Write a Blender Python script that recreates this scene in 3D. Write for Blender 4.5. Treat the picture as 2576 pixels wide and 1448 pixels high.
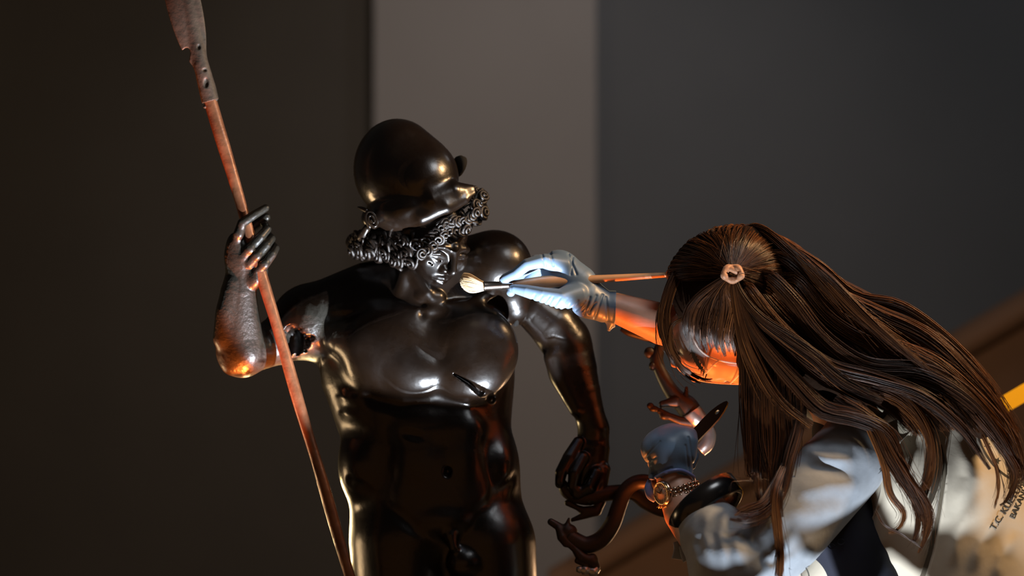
import bpy, math, random
import numpy as np
import openvdb as vdb
from mathutils import Vector, Matrix
from mathutils.bvhtree import BVHTree

random.seed(7); rng = np.random.default_rng(7)
for o in list(bpy.data.objects): bpy.data.objects.remove(o)
SC = bpy.context.scene; COL = SC.collection
PI = math.pi

# ------------------------------------------------------------------ camera, world, lights, exposure
CAMZ, D0, FPX = 1.62, 4.0, 5200.0        # camera height, distance of the statue, focal length in pixels of a 2576 px wide frame
S = D0 / FPX                              # metres per sculpting unit at the statue
cd = bpy.data.cameras.new('camera'); cam = bpy.data.objects.new('camera', cd); COL.objects.link(cam)
cam.location = (0, 0, CAMZ); cam.rotation_euler = (PI / 2, 0, 0)
cd.sensor_width = 36; cd.lens = 36 * FPX / 2576; cd.clip_start = 0.05
cd.dof.use_dof = True; cd.dof.focus_distance = 3.80; cd.dof.aperture_fstop = 1.7
SC.camera = cam
SC.view_settings.view_transform = 'Standard'; SC.view_settings.look = 'None'
SC.view_settings.exposure = 0.0; SC.view_settings.gamma = 1.0; SC.view_settings.use_curve_mapping = False
SC.cycles.use_denoising = True; SC.cycles.max_bounces = 6; SC.cycles.sample_clamp_indirect = 4.0
w = bpy.data.worlds.new('dim_hall'); SC.world = w; w.use_nodes = True
w.node_tree.nodes['Background'].inputs[0].default_value = (1.0, 0.90, 0.80, 1)
w.node_tree.nodes['Background'].inputs[1].default_value = 0.018

def P(x, y, d=0.0):
    """sculpting units (frame pixels at the statue's distance, d = distance behind the statue) -> metres"""
    Y = D0 + d * S
    return Vector(((x - 1288) / FPX * Y, Y, CAMZ - (y - 724) / FPX * Y))
def PA(a):
    a = np.asarray(a, float); Y = D0 + a[..., 2] * S
    return np.stack([(a[..., 0] - 1288) / FPX * Y, Y, CAMZ - (a[..., 1] - 724) / FPX * Y], -1)

def lamp(name, kind, pos, aim, power, color, size=0.1, spot=60, blend=0.3, shape=None, size_y=None):
    l = bpy.data.lights.new(name, kind); l.energy = power; l.color = color
    if kind == 'AREA':
        l.size = size
        if size_y: l.shape = 'RECTANGLE'; l.size_y = size_y
    else:
        l.shadow_soft_size = size
    if kind == 'SPOT': l.spot_size = math.radians(spot); l.spot_blend = blend
    o = bpy.data.objects.new(name, l); COL.objects.link(o); o.location = pos
    o.rotation_euler = (Vector(aim) - Vector(pos)).to_track_quat('-Z', 'Y').to_euler()
    return o
# cool work lamp, low in front; orange lamps near the floor; two dim hall lamps
LAMP = np.array((1640., 2120., -1020.))
lamp('cool_work_lamp', 'SPOT', P(*LAMP), P(1050, 800, -120), 490, (0.82, 0.90, 1.0), 0.008, 31.5, 0.15)
LAMP2 = np.array((2050., 2950., -1250.))
lamp('cool_lamp_right', 'SPOT', P(*LAMP2), P(2180, 1150, -400), 140, (0.84, 0.91, 1.0), 0.005, 36, 0.4)  # separate cool spot, added for the woman's clothing
lamp('orange_lamp_left', 'SPOT', P(640, 2080, -330), P(500, 700, -100), 420, (1.0, 0.19, 0.03), 0.03, 27, 0.35)
lamp('orange_lamp_right', 'SPOT', P(1590, 2180, -240), P(1730, 960, -190), 120, (1.0, 0.21, 0.035), 0.03, 25, 0.3)
lamp('warm_hall_lamp', 'AREA', P(-420, 1540, 520), P(930, 700, 0), 6, (1.0, 0.66, 0.34), 0.35)
lamp('warm_low_fill', 'AREA', P(500, 2450, -1500), P(1100, 1200, -50), 1.8, (1.0, 0.42, 0.12), 2.0)  # fill light, added to bring brown into the dark belly
lamp('warm_back_lamp', 'AREA', P(700, 1345, 560), P(1420, 930, 30), 4, (1.0, 0.70, 0.32), 0.15)
lamp('warm_side_lamp', 'AREA', P(2050, 1600, 1300), P(1280, 1150, 0), 6, (1.0, 0.58, 0.30), 0.3)
lamp('hall_front_lamp', 'AREA', P(2700, -1000, -1100), P(1600, 900, -250), 6.5, (0.93, 0.96, 1.0), 0.5)
lamp('warm_front_lamp', 'AREA', P(3500, -700, -500), P(2150, 900, -350), 40, (1.0, 0.60, 0.28), 0.3)
lamp('wall_lamp', 'SPOT', (0.25, 6.2, 4.4), (0.1, 9.0, 1.75), 95, (1.0, 0.93, 0.9), 0.3, 70, 1.0)
lamp('wall_lamp_side', 'AREA', (2.6, 6.0, 4.0), (1.4, 9.0, 1.8), 12, (0.95, 0.97, 1.0), 0.6)
lamp('wall_lamp_left', 'AREA', (-2.6, 6.0, 3.4), (-1.6, 9.0, 1.8), 7, (1.0, 0.80, 0.58), 0.6)

# ------------------------------------------------------------------ objects
class Thing:
    def __init__(s, name, label, cat, base, group=None):
        s.o = bpy.data.objects.new(name, None); COL.objects.link(s.o); s.loc = Vector(base)
        s.o.location = s.loc; s.o.empty_display_size = 0.05
        s.o['label'] = label; s.o['category'] = cat
        if group: s.o['group'] = group
def raw_mesh(name, V, F, smooth=True):
    me = bpy.data.meshes.new(name)
    V = np.asarray(V, np.float32)
    if isinstance(F, np.ndarray):
        n, k = F.shape
        me.vertices.add(len(V)); me.vertices.foreach_set('co', V.ravel())
        me.loops.add(n * k); me.loops.foreach_set('vertex_index', F.astype(np.int32).ravel())
        me.polygons.add(n); me.polygons.foreach_set('loop_start', np.arange(0, n * k, k, dtype=np.int32))
        me.update(calc_edges=True)
    else:
        me.from_pydata(V.tolist(), [], F)
    me.polygons.foreach_set('use_smooth', np.full(len(me.polygons), smooth)); me.update()
    return me
def obj(name, VF, mat, parent=None, smooth=True, world=False, **props):
    """VF in sculpting units (or metres when world) -> one mesh object, child of parent (Thing or object)"""
    V, F = VF
    W = np.asarray(V, float) if world else PA(V)
    off = Vector((0, 0, 0))
    if isinstance(parent, Thing): off = parent.loc
    elif parent is not None:
        q = parent
        while q is not None: off = off + q.location; q = q.parent
    me = raw_mesh(name, W - np.array(off), F, smooth)
    o = bpy.data.objects.new(name, me); COL.objects.link(o)
    if mat: me.materials.append(mat)
    if parent is not None: o.parent = parent.o if isinstance(parent, Thing) else parent
    for k, v in props.items(): o[k] = v
    return o

# ------------------------------------------------------------------ sculpting with distance fields
class Clay:
    def __init__(s, lo, hi, h):
        s.lo = np.array(lo, float); s.h = h; s.n = np.ceil((np.array(hi) - s.lo) / h).astype(int) + 1
        s.a = np.full(s.n, 40.0, np.float32)
    def _put(s, fn, lo, hi, k, cut=False):
        m = k + 3 * s.h
        i0 = np.clip(np.floor((np.array(lo) - m - s.lo) / s.h).astype(int), 0, s.n)
        i1 = np.clip(np.ceil((np.array(hi) + m - s.lo) / s.h).astype(int) + 1, 0, s.n)
        if (i1 <= i0).any(): return
        ax = [(s.lo[j] + s.h * np.arange(i0[j], i1[j])).astype(np.float32) for j in range(3)]
        X, Y, Z = ax[0][:, None, None], ax[1][None, :, None], ax[2][None, None, :]
        d = fn(X, Y, Z); sl = tuple(slice(i0[j], i1[j]) for j in range(3)); a = s.a[sl]
        if cut: a, d = -a, d
        k = max(k, 1e-3)
        t = np.clip(0.5 + 0.5 * (a - d) / k, 0, 1)
        r = a * (1 - t) + d * t - k * t * (1 - t)
        s.a[sl] = -r if cut else r
        return s
    def chain(s, pts, k=8, fl=(1, 1, 1), cut=False):
        pts = [np.array(p, float) for p in pts]
        if len(pts) == 1: pts = pts * 2
        R = max(p[3] for p in pts) * max(max(fl), 1)
        lo = np.min([p[:3] for p in pts], 0) - R; hi = np.max([p[:3] for p in pts], 0) + R
        def fn(X, Y, Z):
            best = None
            for a, b in zip(pts[:-1], pts[1:]):
                v = b[:3] - a[:3]; L = max(float(v @ v), 1e-6)
                t = np.clip(((X - a[0]) * v[0] + (Y - a[1]) * v[1] + (Z - a[2]) * v[2]) / L, 0, 1).astype(np.float32)
                q = np.sqrt(((X - a[0] - t * v[0]) / fl[0]) ** 2 + ((Y - a[1] - t * v[1]) / fl[1]) ** 2 + ((Z - a[2] - t * v[2]) / fl[2]) ** 2)
                q = (q - (a[3] + (b[3] - a[3]) * t)) * min(fl)
                best = q if best is None else np.minimum(best, q)
            return best.astype(np.float32)
        return s._put(fn, lo, hi, k, cut)
    def ell(s, c, r, k=8, M=None, cut=False):
        c = np.array(c, float); r = np.array(r, float)
        R = np.eye(3) if M is None else np.array(M, float)      # rows = the ellipsoid's axes
        ext = np.sqrt(((R * r[:, None]) ** 2).sum(0))
        def fn(X, Y, Z):
            x, y, z = X - c[0], Y - c[1], Z - c[2]
            l = [(R[i, 0] * x + R[i, 1] * y + R[i, 2] * z) / r[i] for i in range(3)]
            k0 = np.sqrt(l[0] ** 2 + l[1] ** 2 + l[2] ** 2)
            k1 = np.sqrt((l[0] / r[0]) ** 2 + (l[1] / r[1]) ** 2 + (l[2] / r[2]) ** 2) + 1e-6
            return (k0 * (k0 - 1) / k1).astype(np.float32)
        return s._put(fn, c - ext, c + ext, k, cut)
    def half(s, p, n, k=4):
        """cut everything on the side n points to"""
        n = np.array(n, float) / np.linalg.norm(n); p = np.array(p, float)
        def fn(X, Y, Z): return (-((X - p[0]) * n[0] + (Y - p[1]) * n[1] + (Z - p[2]) * n[2])).astype(np.float32)
        return s._put(fn, s.lo, s.lo + s.h * s.n, k, True)
    def ripple(s, fn):
        """raise the surface by fn(X, Y, Z)"""
        ax = [(s.lo[j] + s.h * np.arange(s.n[j])).astype(np.float32) for j in range(3)]
        s.a -= fn(ax[0][:, None, None], ax[1][None, :, None], ax[2][None, None, :]).astype(np.float32); return s
    def mesh(s, adapt=0.0):
        a = s.a; B = 3 * s.h
        a = np.clip(a, -B, B)
        for sl in ((0,), (-1,)): a[sl[0]] = B; a[:, sl[0]] = B; a[:, :, sl[0]] = B
        g = vdb.FloatGrid(B); g.copyFromArray(np.ascontiguousarray(a), tolerance=0.0)
        pts, tri, quad = g.convertToPolygons(isovalue=0.0, adaptivity=adapt)
        V = pts * s.h + s.lo
        F = quad.astype(np.int64)[:, ::-1]
        if adapt > 0 and len(tri): F = [list(map(int, q)) for q in F] + [list(map(int, t[::-1])) for t in tri]
        return V, F
def axes(F, U):
    F = np.array(F, float); F /= np.linalg.norm(F); U = np.array(U, float); U -= F * (U @ F); U /= np.linalg.norm(U)
    X = np.cross(U, F); return X, U, F
def spline(pts, n):
    """Catmull-Rom through pts (any number of columns) -> n rows"""
    p = np.array(pts, float)
    if len(p) == 2: return p[0] + (p[1] - p[0]) * np.linspace(0, 1, n)[:, None]
    q = np.vstack([2 * p[0] - p[1], p, 2 * p[-1] - p[-2]])
    L = np.r_[0, np.cumsum(np.linalg.norm(np.diff(p[:, :3], axis=0), axis=1))]; u = np.interp(np.linspace(0, L[-1], n), L, np.arange(len(p)))
    i = np.minimum(u.astype(int), len(p) - 2); t = (u - i)[:, None]
    a, b, c, d = q[i], q[i + 1], q[i + 2], q[i + 3]
    return 0.5 * (2 * b + (c - a) * t + (2 * a - 5 * b + 4 * c - d) * t ** 2 + (3 * b - a - 3 * c + d) * t ** 3)
def tube(pts, n=None, sides=12, fl=1.0, up=(0.13, 0.2, -0.97), cap=True):
    """pts rows x, y, d, r; fl flattens along `up`"""
    c = spline(pts, n) if n else np.array(pts, float)
    p, r = c[:, :3], np.maximum(c[:, 3], 0.05); m = len(p)
    T = np.gradient(p, axis=0); T /= np.linalg.norm(T, axis=1)[:, None] + 1e-9
    N = np.array(up) - T * (T @ np.array(up))[:, None]; N /= np.linalg.norm(N, axis=1)[:, None] + 1e-9
    Bn = np.cross(T, N); a = np.arange(sides) * 2 * PI / sides
    V = p[:, None] + r[:, None, None] * (np.cos(a)[None, :, None] * Bn[:, None] + fl * np.sin(a)[None, :, None] * N[:, None])
    F = [[i * sides + j, i * sides + (j + 1) % sides, (i + 1) * sides + (j + 1) % sides, (i + 1) * sides + j] for i in range(m - 1) for j in range(sides)]
    if cap: F += [list(range(sides))[::-1], [(m - 1) * sides + j for j in range(sides)]]
    return V.reshape(-1, 3), F
def lathe_axis(a, b, prof, sides=24):
    """prof rows t (0..1 along a->b), r"""
    a, b = np.array(a, float), np.array(b, float)
    return tube([[*(a + (b - a) * t), r] for t, r in prof], None, sides)
def prism(poly, d0, d1, bev=0.0):
    """outline in x, y between depths d0 and d1 (numbers, or functions of x, y)"""
    n = len(poly); g = lambda d, p: d(*p) if callable(d) else d
    V = [[*p, g(d0, p)] for p in poly] + [[*p, g(d1, p)] for p in poly]
    F = [list(range(n)), list(range(2 * n - 1, n - 1, -1))] + [[i, i + n, (i + 1) % n + n, (i + 1) % n] for i in range(n)]
    return np.array(V, float), F
def join(*vf):
    V, F, k = [], [], 0
    for v, f in vf:
        V.append(np.asarray(v)); F += [[int(i) + k for i in q] for q in f]; k += len(v)
    return np.vstack(V), F
def ball(c, r, n=16, m=10, M=None):
    R = np.eye(3) if M is None else np.array(M)
    r = np.array(r if np.ndim(r) else (r, r, r), float)
    V = [[0, -1, 0]] + [[math.sin(PI * i / m) * math.cos(2 * PI * j / n), -math.cos(PI * i / m), math.sin(PI * i / m) * math.sin(2 * PI * j / n)] for i in range(1, m) for j in range(n)] + [[0, 1, 0]]
    F = [[0, 1 + j, 1 + (j + 1) % n] for j in range(n)]
    F += [[1 + i * n + j, 1 + (i + 1) * n + j, 1 + (i + 1) * n + (j + 1) % n, 1 + i * n + (j + 1) % n] for i in range(m - 2) for j in range(n)]
    e = 1 + (m - 1) * n; F += [[e, e - n + (j + 1) % n, e - n + j] for j in range(n)]
    return (np.array(V) * r) @ R + np.array(c, float), F

# ------------------------------------------------------------------ materials
def mat(name, color, rough=0.5, metal=0.0, var=0.0, var_scale=20, color2=None, bump=0.0, bump_scale=60, coat=0.0, trans=0.0, alpha=1.0,
        sheen=0.0, sss=0.0, aniso=0.0, emit=0.0, ior=1.45, attr=None, attr_color=None, attr_rough=None, spec=0.5, rough_var=0.0, attr_bump=0.0):
    m = bpy.data.materials.new(name); m.use_nodes = True; t = m.node_tree; b = t.nodes['Principled BSDF']; L = t.links.new
    I = b.inputs
    I['Roughness'].default_value = rough; I['Metallic'].default_value = metal; I['IOR'].default_value = ior
    I['Coat Weight'].default_value = coat; I['Coat Roughness'].default_value = 0.2; I['Specular IOR Level'].default_value = spec
    I['Transmission Weight'].default_value = trans; I['Alpha'].default_value = alpha
    I['Sheen Weight'].default_value = sheen; I['Anisotropic'].default_value = aniso
    if sss: I['Subsurface Weight'].default_value = sss; I['Subsurface Radius'].default_value = (0.012, 0.005, 0.003); I['Subsurface Scale'].default_value = 0.6
    if emit: I['Emission Color'].default_value = (*color, 1); I['Emission Strength'].default_value = emit
    co = t.nodes.new('ShaderNodeTexCoord')
    def noise(sc, det=4, off=0):
        n = t.nodes.new('ShaderNodeTexNoise'); n.inputs['Scale'].default_value = sc; n.inputs['Detail'].default_value = det
        L(co.outputs['Object'], n.inputs['Vector']); return n
    def mix(f, a, bb):
        x = t.nodes.new('ShaderNodeMix'); x.data_type = 'RGBA'
        L(f, x.inputs[0])
        for sock, v in ((x.inputs[6], a), (x.inputs[7], bb)):
            if isinstance(v, tuple): sock.default_value = (*v, 1)
            else: L(v, sock)
        return x.outputs[2]
    col = tuple(color)
    if var or color2:
        n = noise(var_scale); r = t.nodes.new('ShaderNodeValToRGB'); r.color_ramp.elements[0].position = 0.35; r.color_ramp.elements[1].position = 0.68
        L(n.outputs['Fac'], r.inputs[0])
        c2 = tuple(color2) if color2 else tuple(max(0, c * (1 - var)) for c in color)
        col = mix(r.outputs[0], col, c2)
    ra = None
    if rough_var:
        n = noise(var_scale * 2.3); mr = t.nodes.new('ShaderNodeMapRange'); L(n.outputs['Fac'], mr.inputs[0])
        mr.inputs[1].default_value = 0.3; mr.inputs[2].default_value = 0.7
        mr.inputs[3].default_value = rough - rough_var; mr.inputs[4].default_value = rough + rough_var; ra = mr.outputs[0]
    at = None
    if attr:
        an = t.nodes.new('ShaderNodeAttribute'); an.attribute_name = attr; n = noise(55, 6)
        ad = t.nodes.new('ShaderNodeMath'); ad.operation = 'MULTIPLY_ADD'; L(n.outputs['Fac'], ad.inputs[0]); ad.inputs[1].default_value = 0.9; ad.inputs[2].default_value = -0.45
        a2 = t.nodes.new('ShaderNodeMath'); a2.operation = 'ADD'; a2.use_clamp = True; L(ad.outputs[0], a2.inputs[0]); L(an.outputs['Fac'], a2.inputs[1])
        rp = t.nodes.new('ShaderNodeValToRGB'); rp.color_ramp.elements[0].position = 0.42; rp.color_ramp.elements[1].position = 0.6; L(a2.outputs[0], rp.inputs[0])
        at = rp.outputs[0]
        n3 = noise(30, 5); c3 = mix(n3.outputs['Fac'], attr_color, tuple(min(1, c * 1.9) for c in attr_color))
        col = mix(at, col, c3)
        mr = t.nodes.new('ShaderNodeMapRange'); L(at, mr.inputs[0])
        if ra is None: mr.inputs[3].default_value = rough
        else: L(ra, mr.inputs[3])
        mr.inputs[4].default_value = attr_rough; ra = mr.outputs[0]
        mm = t.nodes.new('ShaderNodeMapRange'); L(at, mm.inputs[0]); mm.inputs[3].default_value = metal; mm.inputs[4].default_value = metal * 0.55
        L(mm.outputs[0], I['Metallic'])
    if isinstance(col, tuple): I['Base Color'].default_value = (*col, 1)
    else: L(col, I['Base Color'])
    if ra is not None: L(ra, I['Roughness'])
    if bump:
        n = noise(bump_scale, 5); bn = t.nodes.new('ShaderNodeBump'); bn.inputs['Strength'].default_value = bump; bn.inputs['Distance'].default_value = 0.004
        h = n.outputs['Fac']
        if at is not None and attr_bump:
            n2 = noise(150, 3); m1 = t.nodes.new('ShaderNodeMath'); m1.operation = 'MULTIPLY'; L(n2.outputs['Fac'], m1.inputs[0]); L(at, m1.inputs[1])
            m2 = t.nodes.new('ShaderNodeMath'); m2.operation = 'MULTIPLY_ADD'; L(m1.outputs[0], m2.inputs[0]); m2.inputs[1].default_value = attr_bump; L(h, m2.inputs[2]); h = m2.outputs[0]
        L(h, bn.inputs['Height']); L(bn.outputs[0], I['Normal'])
    return m
M = {}
M['bronze'] = mat('bronze', (0.0095, 0.0042, 0.0016), 0.31, 0.05, color2=(0.006, 0.0027, 0.0012), var_scale=9, bump=0.16, bump_scale=70, rough_var=0.06, ior=1.7, coat=0.35,
                  attr='patina', attr_color=(0.020, 0.0175, 0.013), attr_rough=0.42, attr_bump=2.2)
M['bronze_plain'] = mat('bronze_plain', (0.010, 0.0048, 0.002), 0.30, 0.08, color2=(0.01, 0.0055, 0.003), var_scale=14, bump=0.12, bump_scale=45, rough_var=0.07, ior=1.62, coat=0.15)
M['bronze_hair'] = mat('bronze_hair', (0.008, 0.004, 0.002), 0.36, 0.05, color2=(0.005, 0.0025, 0.0013), var_scale=30, bump=0.25, bump_scale=160, ior=1.6, coat=0.08)
M['serpent'] = mat('serpent', (0.028, 0.0145, 0.0075), 0.5, 0.15, color2=(0.015, 0.009, 0.005), var_scale=25, bump=0.2, bump_scale=70)
M['bronze_dark'] = mat('bronze_dark', (0.055, 0.032, 0.018), 0.42, 0.6, color2=(0.03, 0.02, 0.012), var_scale=25, bump=0.15, bump_scale=70)
M['spear'] = mat('spear', (0.18, 0.072, 0.034), 0.36, 0.25, color2=(0.09, 0.03, 0.013), var_scale=22, bump=0.35, bump_scale=55, rough_var=0.1)
M['spearhead'] = mat('spearhead', (0.055, 0.038, 0.026), 0.6, 0.15, color2=(0.028, 0.02, 0.013), var_scale=18, bump=0.5, bump_scale=60)
M['eye_inlay'] = mat('eye_inlay', (0.36, 0.31, 0.2), 0.4)
M['steel'] = mat('steel', (0.42, 0.42, 0.41), 0.33, 0.85, bump=0.15, bump_scale=80)
M['hollow'] = mat('hollow', (0.006, 0.005, 0.004), 0.9)
M['skin'] = mat('skin', (0.60, 0.33, 0.23), 0.46, sss=0.12, var=0.12, var_scale=30, bump=0.06, bump_scale=200)
M['glove'] = mat('glove', (0.112, 0.170, 0.250), 0.45, coat=0.1, bump=0.1, bump_scale=60, sheen=0.1)
M['glove_roll'] = mat('glove_roll', (0.16, 0.2, 0.42), 0.4, coat=0.15)
M['hair'] = mat('hair', (0.045, 0.017, 0.006), 0.33, spec=0.55)
def hair_tone():
    t = M['hair'].node_tree; an = t.nodes.new('ShaderNodeAttribute'); an.attribute_name = 'tone'
    r = t.nodes.new('ShaderNodeValToRGB'); e = r.color_ramp.elements
    e[0].position = 0.0; e[0].color = (0.016, 0.006, 0.0022, 1); e[1].position = 1.0; e[1].color = (0.23, 0.080, 0.019, 1)
    m = e.new(0.55); m.color = (0.058, 0.0185, 0.0048, 1)
    t.links.new(an.outputs['Fac'], r.inputs[0]); t.links.new(r.outputs[0], t.nodes['Principled BSDF'].inputs['Base Color'])
hair_tone()
M['hair_base'] = mat('hair_base', (0.014, 0.006, 0.0025), 0.8, bump=0.6, bump_scale=70, spec=0.1)
M['hair_tie'] = mat('hair_tie', (0.42, 0.19, 0.09), 0.45, sheen=0.3, bump=0.3, bump_scale=300)
M['shirt'] = mat('shirt', (0.245, 0.275, 0.31), 0.85, sheen=0.25, var=0.15, var_scale=40, bump=0.25, bump_scale=45)
M['vest'] = mat('vest', (0.53, 0.475, 0.375), 0.88, sheen=0.2, var=0.08, var_scale=14, bump=0.2, bump_scale=30)
M['collar'] = mat('collar', (0.20, 0.175, 0.125), 0.9, sheen=0.2, bump=0.2, bump_scale=60)
M['navy'] = mat('navy', (0.012, 0.014, 0.026), 0.85, bump=0.2, bump_scale=40)
M['trousers'] = mat('trousers', (0.03, 0.035, 0.05), 0.85)
M['print'] = mat('print', (0.035, 0.035, 0.03), 0.8)
M['strap'] = mat('strap', (0.10, 0.082, 0.055), 0.85)
M['black_gloss'] = mat('black_gloss', (0.008, 0.008, 0.009), 0.22, coat=0.5)
M['clear'] = mat('clear', (0.9, 0.85, 0.8), 0.12, alpha=0.10, ior=1.3)
M['clear_rim'] = mat('clear_rim', (0.85, 0.70, 0.62), 0.3, alpha=0.6, ior=1.4)
M['handle'] = mat('handle', (0.60, 0.33, 0.17), 0.30, coat=0.5, var=0.12, var_scale=40)
M['ferrule'] = mat('ferrule', (0.70, 0.58, 0.52), 0.2, 1.0)
M['bristle'] = mat('bristle', (0.66, 0.47, 0.26), 0.6, sheen=0.2, color2=(0.74, 0.58, 0.36), var_scale=90)
M['dark_wood'] = mat('dark_wood', (0.035, 0.014, 0.010), 0.28, coat=0.3)
M['gold'] = mat('gold', (0.75, 0.50, 0.26), 0.22, 1.0)
M['watch_steel'] = mat('watch_steel', (0.55, 0.42, 0.32), 0.22, 1.0)
M['dial'] = mat('dial', (0.50, 0.36, 0.27), 0.35, coat=0.6)
M['yellow'] = mat('yellow', (0.90, 0.50, 0.02), 0.35, coat=0.3)
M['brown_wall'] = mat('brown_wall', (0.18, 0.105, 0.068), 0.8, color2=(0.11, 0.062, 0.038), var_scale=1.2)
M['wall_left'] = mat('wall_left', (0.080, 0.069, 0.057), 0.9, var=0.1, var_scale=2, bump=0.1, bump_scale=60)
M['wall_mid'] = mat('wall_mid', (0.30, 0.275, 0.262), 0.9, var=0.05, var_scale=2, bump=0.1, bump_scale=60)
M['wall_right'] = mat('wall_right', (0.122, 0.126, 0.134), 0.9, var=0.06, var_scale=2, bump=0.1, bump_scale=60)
M['floor'] = mat('floor', (0.09, 0.08, 0.07), 0.6, var=0.2, var_scale=3)
M['plinth'] = mat('plinth', (0.10, 0.10, 0.10), 0.7)

# ------------------------------------------------------------------ the setting
def slab(name, lo, hi, m, **kw):
    x0, y0, z0 = lo; x1, y1, z1 = hi
    V = [(x, y, z) for x in (x0, x1) for y in (y0, y1) for z in (z0, z1)]
    F = [[0, 1, 3, 2], [4, 6, 7, 5], [0, 4, 5, 1], [2, 3, 7, 6], [0, 2, 6, 4], [1, 5, 7, 3]]
    return obj(name, (V, F), m, world=True, smooth=False, **kw)
WY = 9.0; wx = lambda px, y=WY: (px - 1288) / FPX * y
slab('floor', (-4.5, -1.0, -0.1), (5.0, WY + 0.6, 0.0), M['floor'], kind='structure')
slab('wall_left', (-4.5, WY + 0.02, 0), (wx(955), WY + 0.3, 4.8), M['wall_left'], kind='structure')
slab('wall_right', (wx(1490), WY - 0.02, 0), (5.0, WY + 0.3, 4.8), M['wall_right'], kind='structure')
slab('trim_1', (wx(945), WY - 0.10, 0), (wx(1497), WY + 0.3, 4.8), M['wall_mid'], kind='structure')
# ------------------------------------------------------------------ the sloping partition and yellow rail behind the woman
def ramp():
    Y = 6.6; q = lambda px, py: ((px - 1288) / FPX * Y, CAMZ - (py - 724) / FPX * Y)
    (xa, za), (xb, zb) = q(1380, 1440), q(2900, 545)
    n = 24; rows = []
    for i in range(n + 1):
        t = i / n; x = xa + (xb - xa) * t; z = za + (zb - za) * t
        rows.append([(x, Y + 0.00, z - 0.10), (x, Y - 0.02, z - 0.05), (x, Y + 0.02, z - 0.012), (x, Y + 0.08, z), (x, Y + 0.16, z - 0.02), (x, Y + 0.18, z - 0.1), (x, Y + 0.12, z - 0.12)])
    k = len(rows[0]); V = [p for r in rows for p in r]
    F = [[i * k + j, i * k + (j + 1) % k, (i + 1) * k + (j + 1) % k, (i + 1) * k + j] for i in range(n) for j in range(k)] + [list(range(k)), [n * k + j for j in range(k)][::-1]]
    cap = obj('trim_2', (V, F), M['brown_wall'], world=True, kind='structure')
    V = []
    for x, z in ((xa, za), (xb, zb)):
        V += [(x, Y + 0.05, 0), (x, Y + 0.05, z - 0.09), (x, Y + 0.12, z - 0.09), (x, Y + 0.12, 0)]
    obj('wall_back', (V, [[0, 1, 2, 3], [4, 7, 6, 5], [0, 4, 5, 1], [1, 5, 6, 2], [2, 6, 7, 3], [3, 7, 4, 0]]), M['brown_wall'], world=True, smooth=False, kind='structure')
ramp()
t = Thing('guard_rail', 'bright yellow square metal rail running diagonally behind the woman in the vest', 'rail', P(2150, 1240, 380))
a, b = np.array((1640, 1535, 380.)), np.array((2760, 880, 380.))
def bar(a, b, up, r, d0, d1):
    u = np.array((-(b - a)[1], (b - a)[0], 0.)); u /= np.linalg.norm(u)
    V = [p + u * s * r + np.array((0, 0, d)) for p in (a, b) for s, d in ((-1, d0), (1, d0), (1, d1), (-1, d1))]
    return V, [[0, 1, 2, 3], [4, 7, 6, 5], [0, 4, 5, 1], [1, 5, 6, 2], [2, 6, 7, 3], [3, 7, 4, 0]]
obj('rail_bar', bar(a, b, 0, 21, -18, 18), M['yellow'], t, smooth=False)
obj('rail_post', join(bar(np.array((2672, 930, 395.)), np.array((2672, 2900, 395.)), 0, 20, -16, 16)), M['yellow'], t, smooth=False)

# ------------------------------------------------------------------ the bronze statue
st = Thing('statue', 'dark bronze nude warrior statue with tall helmet and curly hair gripping a spear', 'statue', P(1110, 2250, 0))
B = Clay((520, 500, -260), (1380, 1640, 240), 2.6)
# trunk
B.ell((1046, 915, 25), (228, 235, 150), 1)
B.ell((1074, 1110, 15), (210, 215, 132), 60)
B.ell((1100, 1290, 18), (214, 175, 140), 60)
B.chain([(846, 862, 30, 58), (872, 950, 36, 62), (902, 1050, 30, 52)], 30)       # right flank (lat)
B.ell((1240, 930, 50), (55, 180, 80), 30)
# thighs
B.chain([(1008, 1370, 0, 128), (1012, 1640, -15, 112)], 30, (1, 1, 1.05))
B.chain([(1226, 1370, 0, 122), (1246, 1640, 5, 112)], 30, (1, 1, 1.05))
# shoulders, trapezius
B.chain([(1040, 740, 30, 105), (930, 750, 35, 92), (800, 800, 30, 88)], 40, (1, 1, 0.9))
B.chain([(1080, 720, 30, 100), (1180, 680, 35, 88), (1238, 672, 30, 86)], 40)
B.ell((772, 812, 22), (92, 92, 92), 26)                                          # right deltoid
B.ell((1246, 668, 8), (92, 88, 88), 22)                                          # left deltoid
B.chain([(1275, 700, 25, 66), (1296, 768, 40, 46)], 16)                          # stump of the left arm at the joint
# neck
B.chain([(1050, 770, 5, 82), (1062, 700, -12, 78), (1085, 620, -25, 74)], 26, (1, 1, 1))
B.chain([(1000, 760, -60, 16), (1020, 690, -75, 18), (1010, 640, -50, 18)], 14)  # neck tendons
B.chain([(1105, 778, -82, 13), (1075, 735, -92, 17), (1040, 680, -80, 20)], 14)
B.ell((1098, 748, -84), (20, 17, 14), 12)                                        # folds under the chin
B.ell((1063, 742, -88), (17, 15, 12), 10)
B.chain([(1075, 782, -97, 10), (1180, 770, -70, 13), (1235, 735, -50, 14)], 18)  # collar bones
B.chain([(1045, 790, -92, 10), (930, 775, -60, 13), (850, 780, -45, 14)], 18)
B.ell((1062, 792, -128), (13, 15, 26), 14, cut=True)
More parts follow.
